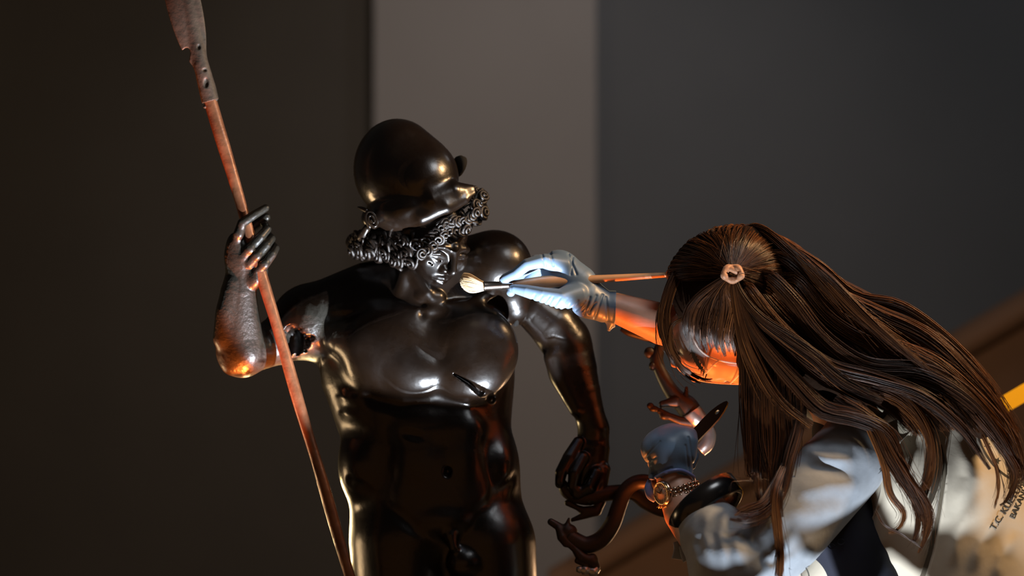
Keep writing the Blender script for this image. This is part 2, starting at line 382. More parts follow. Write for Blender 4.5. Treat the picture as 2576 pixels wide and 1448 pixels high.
# chest
B.ell((985, 885, -82), (124, 112, 66), 32, axes((0, 0, -1), (0.25, -1, 0)))
B.ell((1192, 880, -84), (112, 116, 66), 32, axes((0, 0, -1), (-0.2, -1, 0)))
B.ell((1050, 940, -118), (66, 52, 36), 34)
B.ell((1190, 945, -118), (80, 64, 40), 34, axes((0, 0, -1), (-0.3, -1, 0)))
B.chain([(1104, 840, -172, 8), (1110, 930, -184, 11), (1112, 1000, -176, 8)], 26, cut=True)
B.chain([(860, 850, -60, 40), (905, 860, -80, 48)], 30)                          # pec running into the armpit
# ribs and belly
B.chain([(930, 1000, -100, 10), (1010, 1020, -128, 10), (1108, 1014, -136, 12), (1190, 1026, -130, 10), (1250, 1006, -96, 10)], 30, (1, 1, 1), True)
for x, y, rx, ry, d in ((1056, 1090, 46, 44, -98), (1160, 1086, 46, 44, -98), (1058, 1162, 44, 36, -102), (1158, 1158, 44, 36, -100), (1118, 1240, 92, 66, -96)):
    B.ell((x, y, d), (rx, ry, 24), 44)
B.chain([(1118, 1040, -146, 5), (1124, 1130, -148, 5), (1128, 1176, -147, 5)], 18, cut=True)
B.ell((1126, 1186, -134), (9, 12, 16), 8, cut=True)
B.ell((1030, 1092, -140), (30, 8, 14), 12, axes((0, 0, -1), (0.2, -1, 0)), True)
for i, (x, y) in enumerate(((905, 1010), (912, 1050))):
    B.ell((x, y, -50 + i * 4), (46, 14, 30), 26, axes((0, 0, -1), (0.35, -1, 0)))
B.ell((902, 1178, -20), (38, 56, 60), 60); B.ell((1258, 1170, -20), (34, 56, 60), 60)     # obliques
B.chain([(880, 1215, -78, 6), (960, 1262, -124, 7), (1060, 1335, -146, 8)], 24, cut=True)   # groin lines
B.chain([(1300, 1205, -68, 6), (1235, 1265, -118, 7), (1165, 1335, -146, 8)], 24, cut=True)
B.ell((1112, 1310, -100), (64, 34, 40), 26)
B.chain([(1134, 1350, -128, 12), (1140, 1376, -132, 11)], 22)
B.ell((1166, 1418, -112), (38, 36, 30), 22)
B.chain([(1108, 1450, -120, 8), (1116, 1640, -100, 26)], 26, cut=True)
# gash under the left breast, edge of the broken arm
B.chain([(1143, 941, -145, 3), (1180, 963, -145, 7), (1212, 986, -140, 12), (1240, 1004, -120, 19)], 2, (1, 1, 4), True)
# right arm, bent, raised to the spear
B.chain([(612, 886, -56, 58), (660, 878, -28, 50), (700, 856, 0, 62), (772, 812, 22, 84)], 12)
B.chain([(603, 884, -60, 60), (600, 846, -66, 59), (596, 790, -76, 52), (600, 735, -84, 45), (606, 690, -88, 38)], 12, (1, 1, 0.86))
B.ell((610, 915, -52), (44, 31, 40), 14)
B.ell((582, 915, -72), (24, 26, 24), 12)
B.chain([(560, 850, -86, 22), (566, 780, -100, 20), (585, 710, -104, 14)], 18)
B.chain([(640, 870, -70, 22), (628, 800, -84, 20), (620, 730, -92, 14)], 18)
for c, r in (((738, 846, -50), (27, 34, 30)), ((762, 862, -48), (20, 18, 30)), ((722, 882, -44), (15, 30, 26)), ((748, 880, -52), (13, 12, 22)), ((778, 850, -60), (14, 9, 20))):
    B.ell(c, r, 2, cut=True)                                                     # broken window in the upper arm
B.ell((741, 860, -14), (24, 36, 30), 3, cut=True)
Rj = random.Random(11)
for i in range(26):                                                              # jagged rim
    a = i / 26 * 2 * PI; q = Rj.uniform(0.72, 1.12)
    B.ell((746 + 30 * q * math.cos(a), 860 + 33 * q * math.sin(a), -48), (Rj.uniform(3, 9), Rj.uniform(3, 9), 34), 0.5, axes((0, 0, -1), (math.cos(a * 3), math.sin(a * 3), 0)), True)
V, F = B.mesh()
body = obj('body', (V, F), M['bronze'], st)
def patina(o, V, spots):
    a = np.zeros(len(V), np.float32)
    for (x, y), (rx, ry), s in spots:
        q = np.sqrt(((V[:, 0] - x) / rx) ** 2 + ((V[:, 1] - y) / ry) ** 2); a = np.maximum(a, s * np.clip(1.6 - 1.1 * q, 0, 1))
    at = o.data.attributes.new('patina', 'FLOAT', 'POINT'); at.data.foreach_set('value', a.astype(np.float32))
patina(body, V, [((820, 805), (75, 55), 0.62), ((700, 880), (52, 75), 0.72), ((770, 890), (50, 35), 0.62), ((600, 800), (100, 170), 0.78), ((628, 840), (34, 95), 0.68), ((600, 915), (60, 30), 0.5), ((660, 930), (50, 26), 0.7)])
# hand on the spear: five fingers
H = Clay((530, 490, -190), (720, 800, -20), 1.5)
H.chain([(598, 765, -80, 46), (601, 735, -84, 45.4), (606, 690, -89, 38.5), (608, 672, -93, 35), (612, 650, -98, 34)], 4, (1, 1, 0.86))
H.ell((606, 640, -98), (42, 56, 27), 16, axes((0, 0, -1), (0.1, -1, 0)))
H.ell((648, 690, -104), (24, 34, 26), 14, axes((0, 0, -1), (0.5, -1, 0)))
H.ell((594, 612, -106), (22, 28, 20), 12)
fing = [[(592, 612, -112, 14), (600, 590, -122, 13.5), (609, 561, -128, 12), (640, 540, -118, 11), (668, 523, -104, 9.5)],
        [(610, 648, -116, 15), (626, 628, -126, 14), (655, 596, -124, 12.5), (672, 576, -106, 11), (668, 566, -90, 9)],
        [(628, 662, -118, 15), (645, 644, -128, 14), (670, 616, -124, 12), (683, 600, -104, 10.5), (678, 592, -88, 9)],
        [(648, 682, -118, 14), (664, 666, -128, 13), (684, 640, -122, 11.5), (693, 624, -104, 10), (688, 616, -90, 8.5)],
        [(600, 610, -86, 15), (628, 578, -76, 13), (652, 558, -80, 12), (670, 546, -92, 10)]]
for f in fing: H.chain(f, 3.5)
for x, y, d in ((600, 588, -130), (628, 626, -136), (646, 643, -138), (665, 664, -136)): H.ell((x, y, d), (11, 11, 8), 6)
H.ell((645, 700, -106), (19, 26, 24), 10, axes((0, 0, -1), (0.55, -1, 0)))
H.chain([(628, 676, -134, 2), (640, 698, -136, 2.5)], 5, cut=True); H.chain([(648, 688, -134, 2), (652, 704, -132, 2)], 5, cut=True)
V, F = H.mesh()
hand = obj('hand', (V, F), M['bronze'], st); patina(hand, V, [((620, 640), (150, 200), 0.80)])
# left arm: hangs from an open joint, closes on the serpents
A = Clay((1270, 700, -60), (1570, 1290, 200), 2.2)
A.chain([(1316, 776, 52, 42), (1345, 780, 60, 52), (1392, 818, 70, 62), (1425, 862, 72, 60)], 4)
A.chain([(1400, 822, 72, 60), (1432, 880, 70, 60), (1440, 930, 64, 62), (1462, 985, 54, 49), (1482, 1036, 46, 38), (1494, 1080, 40, 37)], 10, (1, 1, 0.9))
A.ell((1452, 850, 90), (30, 42, 34), 14)
A.chain([(1392, 900, 26, 22), (1412, 960, 22, 18), (1448, 1030, 18, 12)], 30)
A.chain([(1494, 1078, 40, 37), (1490, 1130, 34, 44), (1480, 1180, 28, 48), (1472, 1216, 24, 40)], 8, (1, 1, 0.62))
for f in ([(1455, 1112, 8, 15), (1432, 1150, -10, 17), (1412, 1186, -18, 15), (1408, 1216, -12, 12)],
          [(1500, 1190, 2, 17), (1482, 1226, -16, 16), (1450, 1244, -14, 14), (1426, 1232, 2, 12)],
          [(1520, 1180, 16, 16), (1512, 1226, 0, 16), (1484, 1258, -8, 13), (1452, 1254, 8, 11)],
          [(1508, 1170, 44, 15), (1508, 1222, 46, 14), (1488, 1250, 40, 12), (1462, 1250, 36, 11)],
          [(1466, 1150, -6, 16), (1446, 1190, -26, 16), (1440, 1222, -24, 13), (1456, 1240, -18, 11)]):
    A.chain(f, 9)
A.ell((1408, 1208, -24), (11, 15, 9), 6)
A.chain([(1366, 850, 20, 2.2), (1395, 846, 10, 2.6), (1420, 853, 8, 3), (1450, 846, 10, 2.2)], 1.5, cut=True)
A.half((1308, 776, 52), (-1, -0.35, 0), 2)
A.ell((1312, 778, 52), (18, 34, 34), 2, cut=True)
V, F = A.mesh()
arm = obj('left_arm', (V, F), M['bronze'], st); patina(arm, V, [((1340, 800), (30, 20), 0.35)])
jt = tube([[1308 + 4 * 0, 776 + 38 * math.sin(a), 50 - 42 * math.cos(a), 7] for a in np.linspace(0, 2 * PI, 33)], None, 8)
jt[0][:, 0] += (jt[0][:, 1] - 776) * -0.25
obj('joint_ring', jt, M['hollow'], st)
for nm, ch in (('right_leg', [(1012, 1600, -12, 114), (1015, 1830, -20, 78), (1015, 1870, -25, 74), (1020, 1960, 0, 76), (1018, 2180, 20, 44), (1015, 2215, 10, 46)]),
               ('left_leg', [(1246, 1600, 3, 113), (1255, 1830, -10, 78), (1255, 1870, -14, 74), (1262, 1960, 12, 76), (1266, 2180, 30, 44), (1264, 2215, 20, 46)])):
    Lg = Clay((880, 1480, -220), (1400, 2270, 180), 6); Lg.chain(ch, 10)
    x = ch[-1][0]; Lg.chain([(x, 2215, 40, 34), (x + 6, 2226, -60, 30), (x + 10, 2232, -130, 22)], 16)
    Lg.half((x, 2246, 0), (0, 1, 0), 2)
    Vl, Fl = Lg.mesh(); Vw = PA(Vl); Vw[:, 2] = np.maximum(Vw[:, 2], P(1130, 2245).z); obj(nm, (Vw, Fl), M['bronze_plain'], st, world=True)
# head
C = np.array((1087., 598., -58.)); HX, HU, HF = axes((0.52, 0.5, -0.69), (0.08, -0.9, 0))
R3 = np.array((HX, HU, HF))
FS = 1.10
def hl(u, v, w):
    v = v * (1.12 if v < 0 else 1.0); return tuple(C + u * FS * HX + v * HU + w * 1.02 * HF)
K = Clay((940, 470, -230), (1230, 770, 120), 1.35)
K.ell(hl(0, 18, -8), (80, 100, 100), 4, R3)
K.ell(hl(0, -38, 28), (62, 52, 62), 22, R3)
K.ell(hl(0, -72, 64), (24, 17, 26), 18, R3)                    # chin
for s in (-1, 1):
    K.ell(hl(s * 46, -24, 62), (25, 26, 26), 16, R3)           # cheeks
    K.chain([(*hl(s * 8, 19, 92), 7), (*hl(s * 30, 23, 89), 7), (*hl(s * 54, 13, 72), 7)], 16)   # brow
    K.ell(hl(s * 35, 1, 95), (19, 11, 12), 12, R3, True)        # socket
    K.ell(hl(s * 36, -3, 74), (17, 14, 15), 3, R3)             # eyeball
    K.chain([(*hl(s * 18, -2, 86), 3), (*hl(s * 36, 5, 91), 3.4), (*hl(s * 55, -3, 80), 3)], 3)   # upper lid
    K.chain([(*hl(s * 20, -8, 85), 2.4), (*hl(s * 36, -13, 88), 2.6), (*hl(s * 53, -8, 80), 2.4)], 3)  # lower lid
    K.ell(hl(s * 12, -31, 101), (9, 8, 10), 5, R3)             # nose wing
    K.ell(hl(s * 8, -37, 106), (4.5, 3.5, 6), 2, R3, True)
    K.chain([(*hl(s * 4, -52, 101), 5.2), (*hl(s * 14, -55, 94), 4.4), (*hl(s * 23, -58, 85), 2.4)], 7)
K.ell(hl(0, -28, 52), (66, 58, 46), 20, R3)
K.chain([(*hl(0, 26, 91), 9), (*hl(0, 2, 104), 8), (*hl(0, -24, 119), 9.5)], 10)
K.ell(hl(0, -29, 115), (11, 9, 11), 6, R3)
K.chain([(*hl(-12, -65, 91), 4.2), (*hl(0, -66, 96), 6), (*hl(12, -65, 91), 4.2)], 8)
K.chain([(*hl(-24, -60.5, 91), 1.4), (*hl(-10, -60, 101), 1.8), (*hl(0, -61, 104), 1.6), (*hl(10, -60, 101), 1.8), (*hl(24, -60.5, 91), 1.4)], 2.5, cut=True)
K.ell(hl(0, -44, 108), (4, 8, 4), 5, R3, True)
K.ell(hl(0, -79, 90), (22, 3.5, 6), 8, R3, True)
for x, y in ((1079, 660), (1083, 662), (1087, 666), (1108, 656)): K.chain([(x, y, -140, 2.2)] , 1, (1, 1, 6), True)   # casting pits
V, F = K.mesh()
head = obj('head', (V, F), M['bronze'], st); patina(head, V, [])
for s in (-1, 1): obj('eye', ball(hl(s * 36, -3, 75.5), (15, 8.5, 14.6), 18, 10, R3), M['eye_inlay'], head, label='pale inlaid eye')
# curls: one little spiral, copied
def curl_mesh():
    P_ = []
    for i in range(34):
        u = i / 33; a = u * 1.75 * 2 * PI; r = 1.0 - 0.80 * u
        P_.append([r * math.cos(a), r * math.sin(a), -0.55 * u, 0.30 - 0.08 * u])
    for j in range(1, 6): P_.insert(0, [1.0 - 0.16 * j ** 1.5, -0.30 * j, 0.16 * j, 0.30])
    return tube(P_, None, 7)
cv, cf = curl_mesh(); cme = None
def curl(parent, pos, size, nrm, spin):
    global cme
    n = np.array(nrm, float); n /= np.linalg.norm(n)
    u = np.array((math.cos(spin), math.sin(spin), 0.)); u -= n * (u @ n); u /= np.linalg.norm(u); v = np.cross(n, u)
    if cme is None: cme = raw_mesh('curl', cv * np.array((1, -1, 1)), cf); cme.materials.append(M['bronze_hair'])
    c = P(*pos); sc = size * S
    e = lambda q: Vector((q[0], q[2], -q[1]))
    Mx = Matrix((e(u), e(v), e(-n))).transposed().to_4x4() @ Matrix.Diagonal((sc, sc, sc, 1))
    Mx.translation = c - parent.loc
    o = bpy.data.objects.new('curl', cme); COL.objects.link(o); o.parent = parent.o; o.matrix_basis = Mx
    return o
def out(p):
    n = np.array(p, float) - C; n /= np.linalg.norm(n); return n
spots = []
R0 = random.Random(3)
for i in range(17):                                             # fringe under the visor
    t = i / 16; spots.append((1072 + 130 * t + R0.uniform(-4, 4), 592 - 72 * t + R0.uniform(-5, 7), -158 + 34 * abs(t - 0.35), R0.uniform(9, 14)))
for x, y, d, r in ((1098, 594, -168, 10), (1112, 604, -172, 9), (1128, 612, -172, 12), (1142, 596, -164, 9), (1092, 612, -166, 9), (1046, 604, -140, 13), (1052, 622, -148, 12), (1060, 638, -150, 10), (1076, 622, -158, 11), (1068, 608, -152, 12), (1150, 580, -150, 10), (1168, 568, -140, 11), (1038, 632, -136, 12)):
    spots.append((x, y, d, r))
for i in range(26):                                                              # jagged rim
    a = i / 26 * 2 * PI; q = Rj.uniform(0.72, 1.12)
    B.ell((746 + 30 * q * math.cos(a), 860 + 33 * q * math.sin(a), -48), (Rj.uniform(3, 9), Rj.uniform(3, 9), 34), 0.5, axes((0, 0, -1), (math.cos(a * 3), math.sin(a * 3), 0)), True)
V, F = B.mesh()
body = obj('body', (V, F), M['bronze'], st)
def patina(o, V, spots):
    a = np.zeros(len(V), np.float32)
    for (x, y), (rx, ry), s in spots:
        q = np.sqrt(((V[:, 0] - x) / rx) ** 2 + ((V[:, 1] - y) / ry) ** 2); a = np.maximum(a, s * np.clip(1.6 - 1.1 * q, 0, 1))
    at = o.data.attributes.new('patina', 'FLOAT', 'POINT'); at.data.foreach_set('value', a.astype(np.float32))
patina(body, V, [((820, 805), (75, 55), 0.62), ((700, 880), (52, 75), 0.72), ((770, 890), (50, 35), 0.62), ((600, 800), (100, 170), 0.78), ((628, 840), (34, 95), 0.68), ((600, 915), (60, 30), 0.5), ((660, 930), (50, 26), 0.7)])
# hand on the spear: five fingers
H = Clay((530, 490, -190), (720, 800, -20), 1.5)
H.chain([(598, 765, -80, 46), (601, 735, -84, 45.4), (606, 690, -89, 38.5), (608, 672, -93, 35), (612, 650, -98, 34)], 4, (1, 1, 0.86))
H.ell((606, 640, -98), (42, 56, 27), 16, axes((0, 0, -1), (0.1, -1, 0)))
H.ell((648, 690, -104), (24, 34, 26), 14, axes((0, 0, -1), (0.5, -1, 0)))
H.ell((594, 612, -106), (22, 28, 20), 12)
fing = [[(592, 612, -112, 14), (600, 590, -122, 13.5), (609, 561, -128, 12), (640, 540, -118, 11), (668, 523, -104, 9.5)],
        [(610, 648, -116, 15), (626, 628, -126, 14), (655, 596, -124, 12.5), (672, 576, -106, 11), (668, 566, -90, 9)],
        [(628, 662, -118, 15), (645, 644, -128, 14), (670, 616, -124, 12), (683, 600, -104, 10.5), (678, 592, -88, 9)],
        [(648, 682, -118, 14), (664, 666, -128, 13), (684, 640, -122, 11.5), (693, 624, -104, 10), (688, 616, -90, 8.5)],
        [(600, 610, -86, 15), (628, 578, -76, 13), (652, 558, -80, 12), (670, 546, -92, 10)]]
for f in fing: H.chain(f, 3.5)
for x, y, d in ((600, 588, -130), (628, 626, -136), (646, 643, -138), (665, 664, -136)): H.ell((x, y, d), (11, 11, 8), 6)
H.ell((645, 700, -106), (19, 26, 24), 10, axes((0, 0, -1), (0.55, -1, 0)))
H.chain([(628, 676, -134, 2), (640, 698, -136, 2.5)], 5, cut=True); H.chain([(648, 688, -134, 2), (652, 704, -132, 2)], 5, cut=True)
V, F = H.mesh()
hand = obj('hand', (V, F), M['bronze'], st); patina(hand, V, [((620, 640), (150, 200), 0.80)])
# left arm: hangs from an open joint, closes on the serpents
A = Clay((1270, 700, -60), (1570, 1290, 200), 2.2)
A.chain([(1316, 776, 52, 42), (1345, 780, 60, 52), (1392, 818, 70, 62), (1425, 862, 72, 60)], 4)
A.chain([(1400, 822, 72, 60), (1432, 880, 70, 60), (1440, 930, 64, 62), (1462, 985, 54, 49), (1482, 1036, 46, 38), (1494, 1080, 40, 37)], 10, (1, 1, 0.9))
A.ell((1452, 850, 90), (30, 42, 34), 14)
A.chain([(1392, 900, 26, 22), (1412, 960, 22, 18), (1448, 1030, 18, 12)], 30)
A.chain([(1494, 1078, 40, 37), (1490, 1130, 34, 44), (1480, 1180, 28, 48), (1472, 1216, 24, 40)], 8, (1, 1, 0.62))
for f in ([(1455, 1112, 8, 15), (1432, 1150, -10, 17), (1412, 1186, -18, 15), (1408, 1216, -12, 12)],
          [(1500, 1190, 2, 17), (1482, 1226, -16, 16), (1450, 1244, -14, 14), (1426, 1232, 2, 12)],
          [(1520, 1180, 16, 16), (1512, 1226, 0, 16), (1484, 1258, -8, 13), (1452, 1254, 8, 11)],
          [(1508, 1170, 44, 15), (1508, 1222, 46, 14), (1488, 1250, 40, 12), (1462, 1250, 36, 11)],
          [(1466, 1150, -6, 16), (1446, 1190, -26, 16), (1440, 1222, -24, 13), (1456, 1240, -18, 11)]):
    A.chain(f, 9)
A.ell((1408, 1208, -24), (11, 15, 9), 6)
A.chain([(1366, 850, 20, 2.2), (1395, 846, 10, 2.6), (1420, 853, 8, 3), (1450, 846, 10, 2.2)], 1.5, cut=True)
A.half((1308, 776, 52), (-1, -0.35, 0), 2)
A.ell((1312, 778, 52), (18, 34, 34), 2, cut=True)
V, F = A.mesh()
arm = obj('left_arm', (V, F), M['bronze'], st); patina(arm, V, [((1340, 800), (30, 20), 0.35)])
jt = tube([[1308 + 4 * 0, 776 + 38 * math.sin(a), 50 - 42 * math.cos(a), 7] for a in np.linspace(0, 2 * PI, 33)], None, 8)
jt[0][:, 0] += (jt[0][:, 1] - 776) * -0.25
obj('joint_ring', jt, M['hollow'], st)
for nm, ch in (('right_leg', [(1012, 1600, -12, 114), (1015, 1830, -20, 78), (1015, 1870, -25, 74), (1020, 1960, 0, 76), (1018, 2180, 20, 44), (1015, 2215, 10, 46)]),
               ('left_leg', [(1246, 1600, 3, 113), (1255, 1830, -10, 78), (1255, 1870, -14, 74), (1262, 1960, 12, 76), (1266, 2180, 30, 44), (1264, 2215, 20, 46)])):
    Lg = Clay((880, 1480, -220), (1400, 2270, 180), 6); Lg.chain(ch, 10)
    x = ch[-1][0]; Lg.chain([(x, 2215, 40, 34), (x + 6, 2226, -60, 30), (x + 10, 2232, -130, 22)], 16)
    Lg.half((x, 2246, 0), (0, 1, 0), 2)
    Vl, Fl = Lg.mesh(); Vw = PA(Vl); Vw[:, 2] = np.maximum(Vw[:, 2], P(1130, 2245).z); obj(nm, (Vw, Fl), M['bronze_plain'], st, world=True)
# head
C = np.array((1087., 598., -58.)); HX, HU, HF = axes((0.52, 0.5, -0.69), (0.08, -0.9, 0))
R3 = np.array((HX, HU, HF))
FS = 1.10
def hl(u, v, w):
    v = v * (1.12 if v < 0 else 1.0); return tuple(C + u * FS * HX + v * HU + w * 1.02 * HF)
K = Clay((940, 470, -230), (1230, 770, 120), 1.35)
K.ell(hl(0, 18, -8), (80, 100, 100), 4, R3)
K.ell(hl(0, -38, 28), (62, 52, 62), 22, R3)
K.ell(hl(0, -72, 64), (24, 17, 26), 18, R3)                    # chin
for s in (-1, 1):
    K.ell(hl(s * 46, -24, 62), (25, 26, 26), 16, R3)           # cheeks
    K.chain([(*hl(s * 8, 19, 92), 7), (*hl(s * 30, 23, 89), 7), (*hl(s * 54, 13, 72), 7)], 16)   # brow
    K.ell(hl(s * 35, 1, 95), (19, 11, 12), 12, R3, True)        # socket
    K.ell(hl(s * 36, -3, 74), (17, 14, 15), 3, R3)             # eyeball
    K.chain([(*hl(s * 18, -2, 86), 3), (*hl(s * 36, 5, 91), 3.4), (*hl(s * 55, -3, 80), 3)], 3)   # upper lid
    K.chain([(*hl(s * 20, -8, 85), 2.4), (*hl(s * 36, -13, 88), 2.6), (*hl(s * 53, -8, 80), 2.4)], 3)  # lower lid
    K.ell(hl(s * 12, -31, 101), (9, 8, 10), 5, R3)             # nose wing
    K.ell(hl(s * 8, -37, 106), (4.5, 3.5, 6), 2, R3, True)
    K.chain([(*hl(s * 4, -52, 101), 5.2), (*hl(s * 14, -55, 94), 4.4), (*hl(s * 23, -58, 85), 2.4)], 7)
K.ell(hl(0, -28, 52), (66, 58, 46), 20, R3)
K.chain([(*hl(0, 26, 91), 9), (*hl(0, 2, 104), 8), (*hl(0, -24, 119), 9.5)], 10)
K.ell(hl(0, -29, 115), (11, 9, 11), 6, R3)
K.chain([(*hl(-12, -65, 91), 4.2), (*hl(0, -66, 96), 6), (*hl(12, -65, 91), 4.2)], 8)
K.chain([(*hl(-24, -60.5, 91), 1.4), (*hl(-10, -60, 101), 1.8), (*hl(0, -61, 104), 1.6), (*hl(10, -60, 101), 1.8), (*hl(24, -60.5, 91), 1.4)], 2.5, cut=True)
K.ell(hl(0, -44, 108), (4, 8, 4), 5, R3, True)
K.ell(hl(0, -79, 90), (22, 3.5, 6), 8, R3, True)
for x, y in ((1079, 660), (1083, 662), (1087, 666), (1108, 656)): K.chain([(x, y, -140, 2.2)] , 1, (1, 1, 6), True)   # casting pits
V, F = K.mesh()
head = obj('head', (V, F), M['bronze'], st); patina(head, V, [])
for s in (-1, 1): obj('eye', ball(hl(s * 36, -3, 75.5), (15, 8.5, 14.6), 18, 10, R3), M['eye_inlay'], head, label='pale inlaid eye')
# curls: one little spiral, copied
def curl_mesh():
    P_ = []
    for i in range(34):
        u = i / 33; a = u * 1.75 * 2 * PI; r = 1.0 - 0.80 * u
        P_.append([r * math.cos(a), r * math.sin(a), -0.55 * u, 0.30 - 0.08 * u])
    for j in range(1, 6): P_.insert(0, [1.0 - 0.16 * j ** 1.5, -0.30 * j, 0.16 * j, 0.30])
    return tube(P_, None, 7)
cv, cf = curl_mesh(); cme = None
def curl(parent, pos, size, nrm, spin):
    global cme
    n = np.array(nrm, float); n /= np.linalg.norm(n)
    u = np.array((math.cos(spin), math.sin(spin), 0.)); u -= n * (u @ n); u /= np.linalg.norm(u); v = np.cross(n, u)
    if cme is None: cme = raw_mesh('curl', cv * np.array((1, -1, 1)), cf); cme.materials.append(M['bronze_hair'])
    c = P(*pos); sc = size * S
    e = lambda q: Vector((q[0], q[2], -q[1]))
    Mx = Matrix((e(u), e(v), e(-n))).transposed().to_4x4() @ Matrix.Diagonal((sc, sc, sc, 1))
    Mx.translation = c - parent.loc
    o = bpy.data.objects.new('curl', cme); COL.objects.link(o); o.parent = parent.o; o.matrix_basis = Mx
    return o
def out(p):
    n = np.array(p, float) - C; n /= np.linalg.norm(n); return n
spots = []
R0 = random.Random(3)
for i in range(15):                                             # fringe over the brow, under the visor
    t = i / 14; spots.append((1046 + 152 * t, 616 - 86 * t + 10 * math.sin(t * 9), -154 + 30 * abs(t - 0.45), 15 - 2 * t))
for i in range(9):
    t = i / 8; spots.append((1062 + 112 * t, 630 - 62 * t + 9 * math.sin(t * 7 + 1), -164 + 22 * t, 14))
for i in range(26):                                             # the clump beyond the visor
    a = R0.uniform(0, 2 * PI); r = math.sqrt(R0.uniform(0, 1)); spots.append((1200 + 20 * r * math.cos(a), 522 + 44 * r * math.sin(a), -95 + R0.uniform(-28, 40), R0.uniform(11, 16)))
for i in range(70):                                             # thick hair over the ear and nape
    t = R0.random(); s = R0.random()
    spots.append((888 + 150 * t, 600 + (46 + 26 * t) * s - 12 * (1 - t), -30 - 80 * t ** 0.7 + R0.uniform(-8, 8) - 16 * s, R0.uniform(13, 19)))
for i in range(16):
    t = R0.random(); spots.append((884 + 30 * t, 590 + 55 * R0.random(), 10 + R0.uniform(-30, 60), R0.uniform(14, 19)))
for i, (x, y, d, r) in enumerate(spots):
    n = out((x, y, d)); n = n + np.array((R0.uniform(-.7, .7), R0.uniform(-.3, .7), -0.4)); curl(st, (x, y, d), r, n, R0.uniform(0, 2 * PI))
Hm = Clay((860, 540, -170), (1240, 700, 160), 3)
Hm.chain([(1070, 560, -60, 66), (1000, 600, -50, 52), (930, 610, 10, 48), (905, 610, 60, 36)], 10, (1, 0.8, 1))
Hm.chain([(1195, 505, -90, 22), (1205, 530, -80, 26), (1196, 556, -80, 14)], 8)
obj('hair', Hm.mesh(), M['bronze_hair'], st)
# helmet
E = Clay((860, 270, -260), (1230, 640, 160), 1.9)
E.ell((1000, 425, -30), (111, 127, 118), 1)
E.ell((1058, 447, -62), (96, 101, 106), 30)
E.ell((1035, 520, -45), (112, 66, 116), 9, axes((0, 0, -1), (-0.22, -1, 0)))     # neck-guard and brow band
E.chain([(935, 548, -30, 26), (1000, 556, -96, 24), (1060, 545, -140, 22), (1120, 520, -146, 20), (1165, 494, -120, 16)], 12)
E.chain([(1090, 500, -120, 40), (1140, 480, -120, 26), (1186, 474, -104, 10)], 16, (1, 1, 1.3))   # peak
E.chain([(1130, 522, -140, 16), (1168, 502, -130, 12), (1190, 486, -112, 7)], 9)
E.chain([(925, 512, -118, 6), (980, 518, -150, 7), (1032, 496, -172, 8), (1066, 462, -178, 8), (1100, 446, -170, 6)], 8, cut=True)  # groove under the bowl
E.ell((1075, 640, -80), (105, 62, 92), 5, axes((0, 0, -1), (-0.25, -1, 0)), True)
E.chain([(1043, 412, -145, 2), (1052, 432, -148, 3), (1040, 440, -148, 2)], 2, cut=True)
E.chain([(1048, 412, -148, 3), (1072, 406, -140, 4), (1068, 396, -138, 3)], 4)
V, F = E.mesh(); hel = obj('helmet', (V, F), M['bronze'], st); patina(hel, V, [((1050, 425), (26, 30), 0.2)])
def spiral(c, r, turns, rt, sx, dd, n=40):
    return tube([[c[0] + sx * r * (1 - 0.86 * i / n) * math.cos(turns * 2 * PI * i / n + 2.2), c[1] + r * (1 - 0.86 * i / n) * math.sin(turns * 2 * PI * i / n + 2.2), c[2] - dd * i / n, rt * (1 - 0.4 * i / n)] for i in range(n + 1)], None, 8)
v = join(spiral((936, 553, -112), 25, 2.2, 5.0, 0.62, 10), ball((936, 554, -104), (14, 22, 12)), tube([(908, 521, -92, 2), (918, 525, -100, 6), (930, 531, -112, 7)], 10, 8))
v[0][:, 0] += (v[0][:, 1] - 553) * 0.25
obj('volute', v, M['bronze_plain'], hel)
obj('neck_guard', tube([(925, 570, -85, 9), (912, 592, -70, 12), (902, 606, -50, 10)], 10, 10), M['bronze_plain'], hel)
obj('disc', tube([(1150, 417, -20, 24), (1152, 417, -19, 28), (1159, 420, -15, 28), (1161, 421, -14, 24)], None, 28, up=(0, 0, -1)), M['hollow'], hel, label='dark round disc on the far side of the helmet')
# plinth below
t = Thing('plinth', 'low grey plinth under the bronze statue, below the picture', 'plinth', (P(1130, 2247).x, 4.0, 0))
pz = P(1130, 2245).z; px_ = P(1130, 2247).x
bx = lambda x0, x1, y0, y1, z0, z1: ([(x, y, z) for x in (x0, x1) for y in (y0, y1) for z in (z0, z1)], [[0, 1, 3, 2], [4, 6, 7, 5], [0, 4, 5, 1], [2, 3, 7, 6], [0, 2, 6, 4], [1, 5, 7, 3]])
obj('plinth_block', bx(px_ - 0.24, px_ + 0.24, 3.80, 4.26, 0, pz), M['plinth'], t, world=True, smooth=False)

# ------------------------------------------------------------------ spear
t = Thing('spear', 'long reddish bronze spear held upright in the statue raised right hand', 'spear', P(960, 1700, -120))
def spx(y): return 530 + (y - 255) * 0.2934
pts = [(spx(y) + 0.8 * math.sin(y * 0.017), y, -112 + (y - 560) * -0.06 + 1.2 * math.sin(y * 0.03), 14.5 + 0.8 * math.sin(y * 0.021) + 3.5 * max(0, (420 - y) / 180)) for y in range(226, 1800, 14)]
sh = obj('shaft', tube(pts, 160, 18), M['spear'], t)
K2 = Clay((390, -200, -150), (580, 290, -50), 1.6)
K2.ell((460, 0, -100), (44, 176, 9), 2, axes((0, 0, -1), (-0.24, -1, 0)))
K2.half((441, 102, 0), (-0.86, 0.50, 0), 2)
K2.chain([(462, 170, -100, 9), (470, 130, -100, 10)], 5, cut=True)
K2.chain([(531, 262, -97, 22), (522, 224, -98, 22), (508, 170, -100, 19.5), (494, 110, -100, 16), (478, 30, -100, 12), (462, -60, -100, 7)], 7, (1, 1, 0.9))
